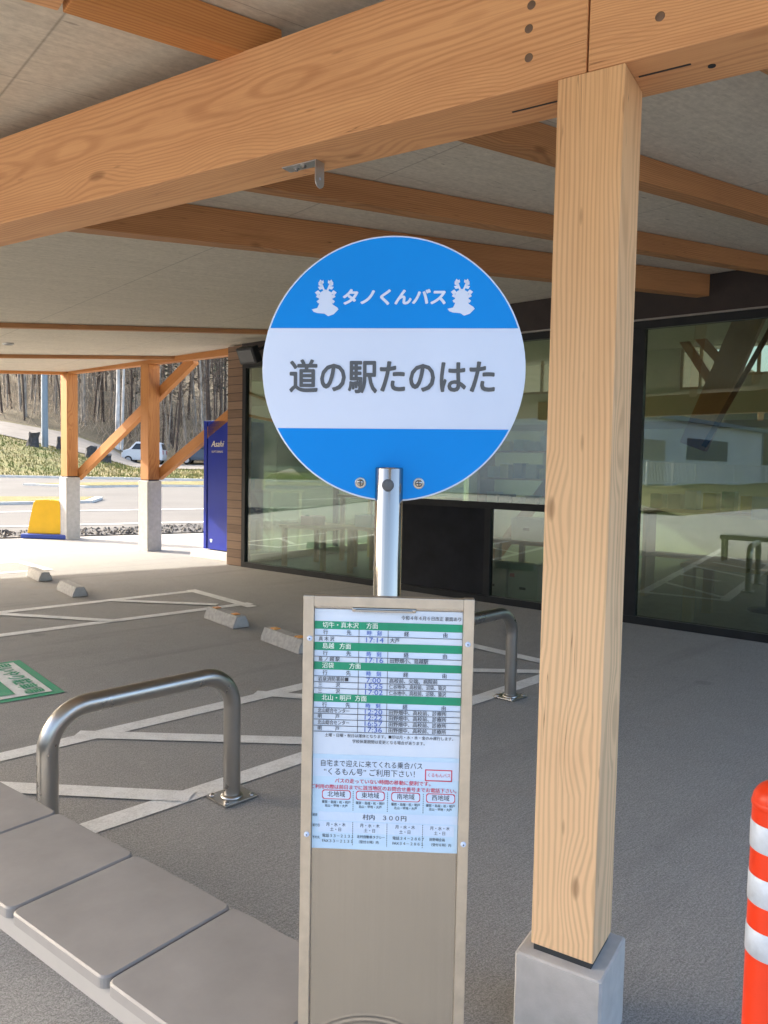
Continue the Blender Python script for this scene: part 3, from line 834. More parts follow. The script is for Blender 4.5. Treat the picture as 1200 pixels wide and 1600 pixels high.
# floodlight above the left window
fl_ = thing('floodlight', 'black floodlight on a curved bracket over the left end of the window', 'floodlight', FX @ T(.15, -.05, 3.0))
lX = FX @ T(.5, -.34, 3.0) @ Matrix.Rotation(R(25), 4, 'X')
MB().box((-.17, -.06, -.13), (.17, .06, .1), lX, .02).build('lamp_body', 'black_frame', fl_)
MB().box((-.14, -.066, -.1), (.14, -.0605, .07), lX).build('lamp_glass', 'car_glass', fl_)
MB().tube([F(.3, -.34, 3.03), F(.3, -.25, 3.1), F(.33, -.08, 3.12), F(.48, -.045, 3.12), F(.67, -.08, 3.12), F(.7, -.25, 3.1), F(.7, -.34, 3.03)], .014, 8).build('bracket', 'black_frame', fl_)

# vending machine
vm = thing('vending_machine', 'tall deep blue vending machine on a white base beside the shop corner', 'vending machine', FX @ T(-.75, .7))
MB().box((-1.26, .36, .13), (-.7, 1.05, 2.17), FX, .012).build('machine_body', 'vending_blue', vm)
MB().box((-1.34, .345, .13), (-1.265, 1.05, 2.17), FX, .01).build('front_door', 'vending_blue', vm)
MB().box((-1.5, .22, 0), (-.345, 1.1, .115), FX, .004).build('base', 'kerb_white', vm)
MB().box((-1.24, .4, .114), (-.74, 1.0, .131), FX).build('foot', 'rubber_black', vm)
vX = FX @ Matrix(((1, 0, 0, -1.02), (0, 0, -1, .3585), (0, 1, 0, 1.8), (0, 0, 0, 1)))
tm = MB(); text_mesh(tm, 'Asahi', .135, vX, .018, shear=.3); tm.build('lettering', 'gold_ink', vm)
tm = MB(); text_mesh(tm, 'SOFT DRINKS', .045, vX @ T(0, -.12), .01); tm.build('small_lettering', 'gold_ink', vm)
MB().prism([(-.035, .02), (-.02, -.02), (0, -.035), (.02, -.02), (.035, .02), (.0, .03)][::1], 0, .001, vX @ T(-.14, -1.53)).build('sticker', 'white_vinyl', vm)

# ------------------------------------------------------------------ bus stop sign
bs = thing('bus_stop_sign', 'round blue and white bus stop sign on a chrome pole with a framed timetable below', 'bus stop sign', (.008, 1.345, 0))
YAW = R(-2.5)
GX = T(.008, 1.345) @ Matrix.Rotation(YAW, 4, 'Z')          # local x right, y away, z up
pole = MB().lathe([(.0245, .03), (.0245, 1.496), (.023, 1.4985), (0, 1.4985)], GX, 40); pole.build('pole', 'chrome', bs)
MB().lathe([(.0105, 0), (.0105, .0025), (.008, .004), (0, .004)], GX @ T(-.001, -.0235, 1.468) @ Matrix.Rotation(math.pi/2, 4, 'X'), 20).build('plug', 'sign_ink', bs)
MB().lathe([(.19, 0), (.19, .035), (.17, .06), (.05, .075), (.03, .085)], GX, 40).build('base', 'stop_concrete', bs)
dX = GX @ T(.003, -.0005, 1.6675) @ Matrix.Rotation(R(-.55), 4, 'Y') @ Matrix.Rotation(math.pi/2, 4, 'X')   # local xy on the face, z to viewer
Rd = .2268
def arc(a0, a1, r=Rd, n=40): return [(r*math.cos(a0+(a1-a0)*k/n), r*math.sin(a0+(a1-a0)*k/n)) for k in range(n+1)]
disc = MB().lathe([(0, -.003), (Rd, -.003), (Rd+.0016, -.002), (Rd+.0016, 0.0), (Rd, .0008), (0, .0008)], dX, 96, cap=False)
d_o = disc.build('sign_disc', 'white_vinyl', bs)
yt, yb = .0715, -.1025
at_, ab_ = math.asin(yt/Rd), math.asin(yb/Rd)
Ri = Rd-.0012
MB().add([(*p, .0014) for p in arc(at_, math.pi-at_, Ri)], [tuple(range(41))], dX).build('blue_field', 'blue_vinyl', d_o)
MB().add([(*p, .0014) for p in arc(math.pi-ab_, 2*math.pi+ab_, Ri)], [tuple(range(41))], dX).build('blue_field', 'blue_vinyl', d_o)
tm = MB(); text_mesh(tm, '道の駅たのはた', .0605, dX @ T(-.001, -.0165, .0018), .021, sx=.853); 
# taller letters like the photo's condensed face
tm.build('stop_name', 'sign_ink', d_o)
o_ = bpy.data.objects['stop_name']
tm = MB(); text_mesh(tm, 'タノくんバス', .0285, dX @ T(-.0, .122, .0018), .04, sx=1.07, shear=.15); tm.build('line_name', 'white_vinyl', d_o)
# leafy emblem on a rock, either side of the line name
def emblem(cx, cy, k):
    m_ = MB(); z_ = .0018
    def poly(pts): m_.add([(cx+x*k, cy+y*k, z_) for x, y in pts], [tuple(range(len(pts)))], dX)
    poly([(-23, -14), (-14, -12), (-11, -6), (-11, 8), (-8, 14), (0, 18), (8, 14), (11, 8), (11, -6), (19, -11), (21, -14), (13, -22), (4, -25), (-2, -21), (-14, -20), (-20, -18)])
    for sx in (-1, 1):
        poly([(sx*1, 16), (sx*4, 15), (sx*9, 28), (sx*7, 30)][::sx])
        for (bx, by, ex, ey, ww) in ((5, 19, 13, 22, 3.2), (7, 23, 12, 30, 3), (7, 26, 4, 33, 2.6), (8, 27, 9, 34, 2.6), (8, 12, 18, 13, 4.4), (9, 8, 16, 6, 3.6), (9, -2, 15, -1, 3.2)):
            dx, dy = ex-bx, ey-by; l_ = math.hypot(dx, dy); px_, py_ = -dy/l_*ww, dx/l_*ww
            pts = [(bx, by), (bx+dx*.5+px_, by+dy*.5+py_), (ex, ey), (bx+dx*.5-px_, by+dy*.5-py_)]
            poly([(sx*a, b) for a, b in pts][::-sx])
    return m_.build('emblem', 'white_vinyl', d_o)
emblem(-.1175, .118, .00106)
emblem(.117, .119, .00106)
for sx in (-1, 1):
    X_ = dX @ T(sx*.051-.004, -.1965, .0012)
    MB().lathe([(.0098, 0), (.0098, .0008), (.0085, .0012), (0, .0012)], X_, 24).build('washer', 'stainless', d_o)
    sc_ = MB().lathe([(.0066, .001), (.0062, .003), (.003, .0042), (0, .0044)], X_, 24).build('screw', 'chrome', d_o)
    MB().box((-.004, -.0008, .0043), (.004, .0008, .0048), X_).box((-.0008, -.004, .0044), (.0008, .004, .0049), X_).build('slot', 'ink', sc_)
# timetable frame
k_ = .001092
fX = GX @ T(0, 0, 0)
x0, x1, zt, zbt = -.1415, .1512, 1.277, .36
yf = -.046
frm = MB()
b_w = .0185
frm.box((x0, yf, zbt), (x0+b_w, yf+.02, zt), GX, .0015); frm.box((x1-b_w, yf, zbt), (x1, yf+.02, zt), GX, .0015)
frm.box((x0+b_w, yf+.0004, zt-b_w), (x1-b_w, yf+.0196, zt-.0006), GX, .0012); frm.box((x0+b_w, yf+.0004, zbt), (x1-b_w, yf+.0196, zbt+b_w), GX, .0012)
f_o = frm.build('frame', 'frame_metal', bs)
MB().box((x0+b_w+.0002, yf+.012, zbt+b_w), (x1-b_w-.0002, yf+.019, zt-b_w), GX).build('backing_panel', 'panel_metal', bs)
for (x, z) in ((x0+.012, 1.203), (x1-.010, 1.200), (x0+.011, .857), (x1-.009, .850)):
    s_ = MB().lathe([(.0048, 0), (.0044, .002), (.0018, .003), (0, .003)], GX @ T(x, yf-.0002, z) @ Matrix.Rotation(math.pi/2, 4, 'X'), 16).build('screw', 'white_vinyl', f_o)
    MB().lathe([(.0013, .0031), (.0013, .0033), (0, .0033)], GX @ T(x, yf-.0002, z) @ Matrix.Rotation(math.pi/2, 4, 'X'), 8).build('screw_slot', 'ink', s_)
clip = MB().box((-.058, yf+.004, zt-.027), (.052, yf+.011, zt-.02), GX, .002).box((-.052, yf+.0005, zt-.026), (.046, yf+.0035, zt-.0225), GX, .001)
clip.build('paper_clip_bar', 'chrome', bs)
# poster: local px grid of the photograph at x=490 mapped to metres
ZP = zt+.0005-(-927)*0
def PX(px, py, dz=0.):   # poster local frame: metres right of poster left, metres below frame top
    return GX @ T(x0+b_w+(px-487)*k_*1.0, yf+.0098-dz, zt-(py-927)*k_) @ Matrix.Rotation(math.pi/2, 4, 'X')
def prect(mb, pa, pb, dz):
    a = PX(pa[0], pa[1], dz) @ Vector((0, 0, 0)); b = PX(pb[0], pb[1], dz) @ Vector((0, 0, 0))
    d_ = PX(pb[0], pa[1], dz) @ Vector((0, 0, 0)); e_ = PX(pa[0], pb[1], dz) @ Vector((0, 0, 0))
    mb.add([e_, b, d_, a], [(0, 1, 2, 3)])
pw = (x1-x0-2*b_w)/k_           # inner width in grid px
XR = 487+pw
# a slightly buckled sheet
vs, fs = [], []
nx, ny = 14, 30
for j in range(ny+1):
    for i in range(nx+1):
        px, py = 487.5+(pw-1)*i/nx, 949+(1338-949)*j/ny
        vs.append(PX(px, py, .0004+.0003*math.sin(i*.9+j*.3)) @ Vector((0, 0, 0)))
for j in range(ny):
    for i in range(nx): fs.append((j*(nx+1)+i, (j+1)*(nx+1)+i, (j+1)*(nx+1)+i+1, j*(nx+1)+i+1))
post_o = MB().add(vs, fs, None, True).build('timetable', 'paper', bs)
m_ = MB()
prect(m_, (487.6, 1183), (XR-.6, 1337.6), .0010); m_.build('notice_panel', 'paper_blue', post_o)
m_ = MB()
prect(m_, (487.6, 1190), (XR-.6, 1219), .0013); prect(m_, (498, 1277), (XR-.6, 1291), .0013)
prect(m_, (498, 1293), (XR-6, 1311), .0013)
for y in (981, 1015, 1046, 1098): prect(m_, (488, y), (XR-.6, y+10.5), .0010)
m_.build('pale_field', 'paper_pale', post_o)
m_ = MB()
for y0_, y1_ in ((968.5, 981), (1002, 1015), (1033.5, 1046), (1085, 1098)): prect(m_, (487.6, y0_), (XR-.6, y1_), .0013)
m_.build('heading_band', 'ink_green', post_o)
m_ = MB()
def hl(y, xa=488, xb=None, h=.45): prect(m_, (xa, y-h), (xb or XR-1, y+h), .0016)
def vl(x, ya, yb, h=.4): prect(m_, (x-h, ya), (x+h, yb), .0016)
for y in (991.5, 1025, 1056.5, 1066, 1076, 1107.5, 1117, 1126.5, 1136.5, 1146): hl(y)
for ya, yb in ((981, 1002), (1015, 1033.5), (1046, 1085), (1098, 1146)): vl(558, ya, yb); vl(604, ya, yb)
for x in (553, 608, 665):
    for y in range(1242, 1275, 3): vl(x, y, y+1.6, .5)
    for y in range(1293, 1330, 3): vl(x, y, y+1.6, .5)
m_.build('table_lattice', 'ink', post_o)
ink, inb, inr, inw = MB(), MB(), MB(), MB()
def tx_(mb, s, px, py, h, align='LEFT', bold=.012, sx=.95):
    text_mesh(mb, s, h*k_*1.12, PX(px, py, .0019), bold, align, sx)
tx_(ink, '令和４年４月６日改正 裏面あり', XR-2, 960.5, 6.6, 'RIGHT', .01, .9)
for s, y in (('切牛・真木沢', 974.8), ('島越', 1008.5), ('沼袋', 1039.8), ('北山・明戸', 1091.6)):
    tx_(inw, s, 500, y, 9)
tx_(inw, '方面', 569, 974.8, 9); tx_(inw, '方面', 527, 1008.5, 9); tx_(inw, '方面', 543, 1039.8, 9); tx_(inw, '方面', 553, 1091.6, 9)
for y in (986.3, 1020, 1051.3, 1103):
    tx_(ink, '行', 501, y, 7.6); tx_(ink, '先', 538, y, 7.6); tx_(inb, '時', 570, y, 7.6); tx_(inb, '刻', 586, y, 7.6)
    tx_(ink, '経', 629, y, 7.6); tx_(ink, '由', 690, y, 7.6)
rows = [(997, '真 木 沢', '17:14', '大芦'), (1029.4, '島 ノ 越 駅', '17:16', '田野畑小、島越駅'),
        (1061.5, '岩泉消防署前■', '7:00', '高校前、尖端、病院前'), (1071, '三　　　沢', '15:25', '仁谷地中、高校前、沼袋、猿沢'), (1081, '三　　　沢', '17:02', '仁谷地中、高校前、沼袋、猿沢'),
        (1112.4, '北山総合センター', '12:20', '田野畑中、高校前、診療所'), (1121.8, '明　　　戸', '12:22', '田野畑中、高校前、診療所'),
        (1131.6, '北山総合センター', '16:57', '田野畑中、高校前、診療所'), (1141.4, '明　　　戸', '17:36', '田野畑中、高校前、診療所')]
for y, a, b, c in rows:
    tx_(ink, a, 494, y, 7.0, 'LEFT', .012, .9 if len(a) < 8 else .82); tx_(inb, b, 582, y, 10, 'CENTER', .0, 1.25); tx_(ink, c, 607, y, 7.2, 'LEFT', .012, .8 if len(c) > 12 else .95)
tx_(ink, '土曜・日曜・祝日は運休となります。■印は月・水・木・金のみ運行します。', 506, 1152, 5.6, 'LEFT', .01, .95)
tx_(ink, '学校休業期間は変更となる場合があります。', 550, 1161, 5.6, 'LEFT', .01, .95)
tx_(ink, '自宅まで迎えに来てくれる乗合バス', 499, 1198, 10.2, 'LEFT', .0, .9)
tx_(ink, '“くるもん号” ご利用下さい！', 505, 1211.5, 11, 'LEFT', .0, .95)
tx_(inr, 'くるもんバス', 689, 1211.5, 6.2, 'CENTER', .0, .9)
for (xa, ya, xb, yb) in ((667, 1202, 710, 1203.6), (667, 1219.4, 710, 1221), (667, 1203.6, 668.6, 1219.4), (708.4, 1203.6, 710, 1219.4)): prect(inr, (xa, ya), (xb, yb), .0019)
tx_(inr, 'バスの走っていない時間の移動に便利です。', 602, 1226, 7.2, 'CENTER', .018, .98)
tx_(inr, 'ご利用の際は前日までに該当地区のお問合せ番号までお電話下さい。', 603, 1236.3, 7.0, 'CENTER', .018, .98)
pill, = [MB()]
for cx, s in ((526, '北地域'), (580.5, '東地域'), (637, '南地域'), (692.5, '西地域')):
    for mb_, hw, hh, dz in ((inr, 23, 7.6, .0015), (pill, 21.8, 6.4, .0018)):
        c0 = []
        for sx, sy, a0 in ((1, 1, 0), (-1, 1, 90), (-1, -1, 180), (1, -1, 270)):
            for q in range(5):
                a = R(a0+q*22.5); c0.append((cx+sx*(hw-4)+4*math.cos(a), 1248.5-(sy*(hh-4)+4*math.sin(a))))
        mb_.add([PX(x, y, dz) @ Vector((0, 0, 0)) for x, y in c0], [tuple(range(len(c0)))])
    tx_(ink, s, cx, 1248.3, 9, 'CENTER', .012)
    tx_(ink, '羅賀・島越・机・明戸', cx, 1261, 4.6, 'CENTER', .01, .9); tx_(ink, '北山・甲地・大芦', cx, 1267, 4.6, 'CENTER', .01, .9)
    tx_(ink, '月・水・木', cx, 1298, 6, 'CENTER', .0, .95); tx_(ink, '土・日', cx, 1306, 6, 'CENTER', .0, .95)
pill.build('pill_field', 'paper_pale', post_o)
tx_(ink, '村内　３００円', 604, 1284.3, 8.6, 'CENTER', .01, 1.05)
for x, s in ((504, '電話３３－２１３１'), (617, '電話３４－２８６７')):
    tx_(ink, s, x, 1316.5, 5.4, 'LEFT', .01, .95); tx_(ink, s.replace('電話', 'FAX')[:9]+'１', x, 1325, 5.4, 'LEFT', .01, .95)
for x, s in ((560, '北村自動車タクシー'), (676, '田野畑企画')):
    tx_(ink, s, x, 1316.5, 5, 'LEFT', .01, .9); tx_(ink, '（受付８時）内', x, 1325, 5, 'LEFT', .01, .9)
for y, s in ((1283, '運賃'), (1300, '運行日'), (1320, '予約先')): tx_(ink, s, 488, y, 4.6, 'LEFT', .0, .8)
ink.build('black_lettering', 'ink', post_o); inb.build('blue_lettering', 'ink_blue', post_o)
inr.build('red_lettering', 'ink_red', post_o); inw.build('heading_lettering', 'ink_white', post_o)

# ------------------------------------------------------------------ bench
bx, by = Vector((.795, -.607, 0)).normalized(), Vector((.59, .81, 0)).normalized()
bX = frame((-.564, 1.509, 0), bx)          # x along the bench to the right, y to the back
bench = thing('bench', 'low grey bench of square seat panels left of the timetable', 'bench', bX)
flat('bench_grey', (.27, .26, .25), .5, 0, .1, 7, .12)
flat('bench_rail', (.36, .345, .33), .5, 0, .04, 6)
def rounded(x0, y0, x1, y1, r, n=5):
    out = []
    for cx, cy, a0 in ((x1-r, y1-r, 0), (x0+r, y1-r, 90), (x0+r, y0+r, 180), (x1-r, y0+r, 270)):
        for q in range(n+1):
            a = R(a0+90*q/n); out.append((cx+r*math.cos(a), cy+r*math.sin(a)))
    return out
wS, dS = .388, .342
for i in range(-6, 1):
    xa = i*wS+.02
    pm = MB(); pts = rounded(xa+.003, .0, xa+wS-.003, dS, .022)
    ins = rounded(xa+.007, .004, xa+wS-.007, dS-.004, .019)
    k = len(pts)
    vs = [(*p, .424) for p in pts]+[(*p, .446) for p in pts]+[(*p, .45) for p in ins]
    fs = [tuple(range(k))[::-1], tuple(range(2*k, 3*k))]+[(j*k+i2, j*k+(i2+1) % k, (j+1)*k+(i2+1) % k, (j+1)*k+i2) for j in range(2) for i2 in range(k)]
    pm.add(vs, fs); pm.build('seat_panel', 'bench_grey', bench, bX)
xl, xr = -6*wS+.02, wS+.02
MB().box((xl, .012, .372), (xr, .04, .4235), bX, .002).build('front_rail', 'bench_rail', bench)
MB().box((xl, dS-.04, .372), (xr, dS-.012, .4235), bX, .002).build('back_rail', 'bench_rail', bench)
for x in (xl+.02, -3.6*wS, .06):
    MB().box((x, .05, .0), (x+.05, .09, .372), bX, .002).build('leg', 'bench_rail', bench)
    MB().box((x, dS-.09, .0), (x+.05, dS-.05, .372), bX, .002).build('leg', 'bench_rail', bench)

# ------------------------------------------------------------------ tubular guards
def hoop(label, base, left, h_, r=.0382):
    a, b = Vector((*base, 0)), Vector((*left, 0)); d = (b-a).normalized(); L = (b-a).length; br_ = .15
    t_ = thing('hoop_barrier', label, 'hoop barrier', tuple((a+b)/2), 'stainless hoop barriers')
    path = [a+Vector((0, 0, .01)), a+Vector((0, 0, h_*.35)), a+Vector((0, 0, h_-br_))]
    for q in range(1, 9):
        an = R(90*q/9); path.append(a+d*(br_*(1-math.cos(an)))+Vector((0, 0, h_-br_+br_*math.sin(an))))
    path.append(a+d*br_+Vector((0, 0, h_))); path.append(b-d*br_+Vector((0, 0, h_)))
    for q in range(1, 9):
        an = R(90*q/9); path.append(b-d*(br_*(1-math.sin(an)))+Vector((0, 0, h_-br_+br_*math.cos(an))))
    path += [b+Vector((0, 0, h_-br_)), b+Vector((0, 0, h_*.35)), b+Vector((0, 0, .01))]
    MB().tube(path, r, 28).build('hoop_tube', 'stainless', t_)
    for p in (a, b):
        X_ = frame(p, d)
        MB().box((-.085, -.075, .004), (.085, .075, .013), X_, .002).build('foot_plate', 'stainless', t_)
        MB().lathe([(r+.012, .013), (r+.01, .02), (r, .024)], X_, 28, False).build('collar', 'stainless', t_)
        for sx in (-1, 1):
            for sy in (-1, 1):
                MB().lathe([(.011, .012), (.011, .02), (.006, .02), (.006, .026), (0, .026)], X_ @ T(sx*.067, sy*.057), 6).build('anchor_bolt', 'steel_dull', t_)
hoop('stainless hoop barrier bolted to the floor behind the grey bench', (-.66, 3.367), (-1.225, 2.775), .575)
hoop('stainless hoop barrier half hidden between the timetable and the near post', (.851, 4.964), (.27, 4.37), .575)

# ------------------------------------------------------------------ wheel stops
def wheel_stop(c, label, first=None, amber=True):
    d = Vector((-.625, .78, 0)); X = frame((*c, 0.004), d)
    t_ = thing('wheel_stop', label, 'wheel stop', X, 'concrete wheel stops')
    prof = [(-.085, 0), (.085, 0), (.078, .035), (.045, .108), (-.045, .108), (-.078, .035)]
    Y = Matrix(((0, 0, 1, 0), (1, 0, 0, 0), (0, 1, 0, 0), (0, 0, 0, 1)))
    MB().prism(prof, -.3, .3, X @ Y, .006).build('stop_block', 'stop_concrete', t_)
    for sx in (-1, 1):
        MB().prism([(x*.82, .006+y*.86) for x, y in prof], sx*.3-.0015 if sx > 0 else -.3035, .3035 if sx > 0 else -.2985, X @ Y).build('end_recess', 'plinth_concrete', t_)
        if amber: MB().box((sx*.19-.036, -.03, .107), (sx*.19+.036, .03, .116), X, .004).build('reflector', 'amber', t_)
    g_ = MB()
    for k in range(7): g_.add([X @ Vector(p) for p in ((-.26+k*.075, .0785, .036), (-.21+k*.075, .0785, .036), (-.21+k*.075, .052, .096), (-.26+k*.075, .052, .096))], [(0, 1, 2, 3)])
    return t_
wheel_stop((-1.47, 7.17), 'pale concrete wheel stop with two amber reflectors, wholly in view left of the sign')
wheel_stop((-.78, 6.28), 'concrete wheel stop half hidden behind the left edge of the timetable')
wheel_stop((-3.52, 8.63), 'concrete wheel stop just inside the shade at the far left', amber=False)
wheel_stop((-4.36, 9.67), 'sunlit concrete wheel stop, farthest to the left', amber=False)

# ------------------------------------------------------------------ delineator post
dl = thing('delineator_post', 'orange plastic delineator post with silver reflective bands at the right edge', 'delineator post', (.669, 1.255, 0))
q = .0395; DX = T(.669, 1.255)
MB().lathe([(.1, .004), (.1, .02), (.06, .035), (q, .06), (q, .945)]+[(q*math.cos(R(a))+.0005, .95+q*.95*math.sin(R(a))) for a in range(0, 91, 10)], DX, 40).build('post_body', 'orange_plastic', dl)
MB().lathe([(q, .942), (q+.0015, .945), (q+.0015, .95), (q, .953)], DX, 40, False).build('cap_ring', 'orange_plastic', dl)
for z0, z1 in ((.872, .918), (.781, .829), (.691, .738)):
    MB().lathe([(q+.0002, z0), (q+.0012, z0+.001), (q+.0012, z1-.001), (q+.0002, z1)], DX, 40, False).build('reflective_band', 'reflector_silver', dl)

# ------------------------------------------------------------------ yellow barrier on a blue base
yX = frame((-6.42, 14.75, 0), (.93, -.1, 0))
yb_ = thing('barrier_block', 'yellow plastic barrier block on a blue base beside the leftmost post', 'barrier', yX)
YY = yX @ Matrix(((1, 0, 0, 0), (0, 0, -1, 0), (0, 1, 0, 0), (0, 0, 0, 1)))
MB().prism([(-.4, .09), (.4, .09), (.35, .3), (.27, .68), (.22, .74), (.09, .75), (.06, .72), (-.06, .72), (-.09, .75), (-.22, .74), (-.27, .68), (-.35, .3)], -.14, .14, YY, .02).build('barrier_body', 'yellow_plastic', yb_)
MB().box((-.47, -.24, .004), (.47, .24, .09), yX, .02).build('base', 'blue_plastic', yb_)

# ------------------------------------------------------------------ far side of the road
def hill(x, y): return terrain(x, y)
isl = MB(); kb = MB()
def island(name, pts, mat):
    """raised kerbed patch following the rising road"""
    c = Vector((sum(p[0] for p in pts)/len(pts), sum(p[1] for p in pts)/len(pts)))
    top = [(x, y, road_z(y)+.08) for x, y in pts]; low = [(x, y, road_z(y)-.05) for x, y in pts]; n = len(pts)
    inn = [(c.x+(x-c.x)*.97, c.y+(y-c.y)*.94, road_z(y)+.081) for x, y in pts]
    k_o = MB().add(low+top+inn, [(i, (i+1) % n, n+(i+1) % n, n+i) for i in range(n)]+[(n+i, n+(i+1) % n, 2*n+(i+1) % n, 2*n+i) for i in range(n)]).build(name+'_kerb', 'kerb_white', None, None, 'structure')
    g_o = MB().add([(x, y, z+.01) for x, y, z in inn], [tuple(range(n))]).build(name, mat, None, None, 'structure')
island('grass_island', [(-14.6, 31.0), (-11.8, 30.2), (-9.5, 31.8), (-6., 32.4), (4, 34.), (4, 36.8), (-7.6, 35.4), (-10.5, 33.6)], 'dead_grass')
island('grass_verge', [(-30, 20.6), (-11.6, 21.9), (-8.9, 23.4), (-9.1, 24.8), (-11.8, 24.2), (-30, 24.6)], 'dead_grass')
kb = MB()
for k in range(60):
    x0_ = -60+k*2; y0_ = 36.8+.25*math.sin(x0_*.1)
    kb.box((x0_, y0_, road_z(36.8)-.1), (x0_+1.98, y0_+.2, road_z(36.8)+.1))
kb.build('road_kerb', 'kerb_white', None, None, 'structure')
# gravel path across the slope
pm = MB()
for k in range(100):
    x0_ = -60+k*.8
    for j in range(4):
        ya, yb_2 = 49.2+j*1.9, 49.2+(j+1)*1.9; q = [(x0_, ya), (x0_+.8, ya), (x0_+.8, yb_2), (x0_, yb_2)]
        pm.add([(x, y, hill(x, y)+.06) for x, y in q], [(0, 1, 2, 3)], None, True)
pm.build('path', 'path', None, None, 'structure')
# street lamp
lp = thing('street_lamp', 'grey blue lamp pole standing on the grass slope across the road', 'street lamp', (-20.9, 47.3, hill(-20.9, 47.3)))
lz = hill(-20.9, 47.3)
MB().tube([(-20.9, 47.3, lz-.1), (-20.9, 47.3, lz+3), (-20.9, 47.3, lz+9)], [.2, .19, .13], 16).build('pole', 'pole_grey', lp)
MB().tube([(-20.9, 47.3, lz+8.8), (-20.7, 46.8, lz+9.3), (-20.1, 45.6, lz+9.5)], .05, 8).build('arm', 'pole_grey', lp)
MB().box((-20.25, 44.9, lz+9.42), (-19.95, 45.7, lz+9.56), None, .04).build('lamp_head', 'pole_grey', lp)
def stump(x, y, h_, lab):
    m_ = MB(); z_ = hill(x, y)
    pts, n = [], 9
    vs = []
    for j, (zz, rr) in enumerate(((-.2, .42), (.1, .34), (h_*.6, .3), (h_, .33))):
        for k in range(n):
            a = 2*math.pi*k/n; r_ = rr*rng.uniform(.85, 1.12); vs.append((x+r_*math.cos(a)+.12*zz, y+r_*math.sin(a), z_+zz+(rng.uniform(-.12, .1) if j == 3 else 0)))
    fs = [(j*n+k, j*n+(k+1) % n, (j+1)*n+(k+1) % n, (j+1)*n+k) for j in range(3) for k in range(n)]+[tuple(range(3*n, 4*n))]
    tag(m_.add(vs, fs).build('tree_stump', 'stump_dark'), lab, 'stump', 'dark stumps on the slope')
stump(-21.3, 46.5, .85, 'dark leaning stump on the grass slope left of the lamp pole')
stump(-20.0, 47.5, .85, 'dark upright stump between the lamp pole and the leftmost post')
stump(-18.3, 47.8, .75, 'dark squat stump right of the leftmost post')
stump(-17.3, 47.6, .5, 'smallest dark stump low on the slope beside the brace')

# cars
def car(name, label, x, y, rz_, prof, gl, width, paint_, wheels, wr=.29):
    z_ = hill(x, y)+.05
    X = T(x, y, z_) @ Matrix.Rotation(rz_, 4, 'Z')
    t_ = thing(name, label, 'car', X, 'parked cars across the road')
    Y = X @ Matrix(((1, 0, 0, 0), (0, 0, -1, 0), (0, 1, 0, 0), (0, 0, 0, 1)))
    hw = width/2
    bm = bmesh.new(); n = len(prof)
    def wd(z): return hw if z < .95 else hw-(z-.95)*.28
    A = [bm.verts.new((px, -wd(pz), pz)) for px, pz in prof]; B = [bm.verts.new((px, wd(pz), pz)) for px, pz in prof]
    bm.faces.new(A); bm.faces.new(B[::-1])
    for i in range(n): bm.faces.new((A[i], B[i], B[(i+1) % n], A[(i+1) % n]))
    bmesh.ops.recalc_face_normals(bm, faces=bm.faces[:])
    bmesh.ops.bevel(bm, geom=list(bm.edges), offset=.05, segments=2, affect='EDGES', profile=.6)
    MB().bm(bm, X).build('car_body', paint_, t_)
    for sy in (-1, 1):
        for g_ in gl['side']:
            m_ = MB().add([X @ Vector((px, sy*(wd(pz)+.012), pz)) for px, pz in g_], [tuple(range(len(g_)))[::-sy]]); m_.build('side_window', 'car_glass', t_)
    for (xa, za), (xb, zb_) in (gl['front'], gl['rear']):
        fx = -.02 if xa < 0 else .02
        wa, wb = wd(za)-.1, wd(zb_)-.1
        MB().add([X @ Vector(p) for p in ((xa+fx, -wa, za), (xa+fx, wa, za), (xb+fx, wb, zb_+.01), (xb+fx, -wb, zb_+.01))], [(0, 1, 2, 3)]).build('windscreen', 'car_glass', t_)
    xs_ = [p[0] for p in prof]
    for wx in wheels:
        for sy in (-1, 1):
            W = X @ T(wx, sy*(hw-.09), wr) @ Matrix.Rotation(math.pi/2, 4, 'X')
            wh = MB().lathe([(wr*.62, -.1), (wr, -.09), (wr, .09), (wr*.62, .1)], W, 24, False).build('wheel', 'tyre', t_)
            MB().lathe([(wr*.63, -.095), (wr*.5, -.07*1), (0, -.06)], W, 16).lathe([(0, .06), (wr*.5, .07), (wr*.63, .095)], W, 16).build('rim', 'rim', wh)
    for sy in (-1, 1):
        MB().box((min(xs_)-.01, sy*hw*.72-.12, .62), (min(xs_)+.12, sy*hw*.72+.12, .8), X, .02).build('headlight', 'lamp_clear', t_)
        MB().box((max(xs_)-.1, sy*hw*.8-.08, .7), (max(xs_)+.01, sy*hw*.8+.08, 1.0), X, .02).build('tail_light', 'lamp_red', t_)
    return t_
kei = [(px*.86, pz) for px, pz in [(-1.68, .28), (1.65, .28), (1.7, .5), (1.68, .95), (1.5, 1.5), (1.2, 1.6), (-.55, 1.6), (-1.05, 1.1), (-1.55, .95), (-1.7, .6)]]
kgl = {'side': [[(-.76, 1.06), (.06, 1.04), (.06, 1.47), (-.45, 1.47)], [(.14, 1.04), (1.12, 1.06), (1.02, 1.47), (.14, 1.47)]], 'front': ((-.88, 1.14), (-.52, 1.54)), 'rear': ((1.41, 1.05), (1.3, 1.47))}
car('parked_car', 'silver white hatchback parked on the slope beyond the middle post', -17.5, 56.0, R(4), kei, kgl, 1.5, 'car_silver', (-.97, .97))
van = [(-1.8, .3), (2.1, .3), (2.15, .6), (2.12, 1.05), (1.98, 1.78), (1.75, 1.88), (-.75, 1.88), (-1.35, 1.15), (-1.75, 1.0), (-1.85, .6)]
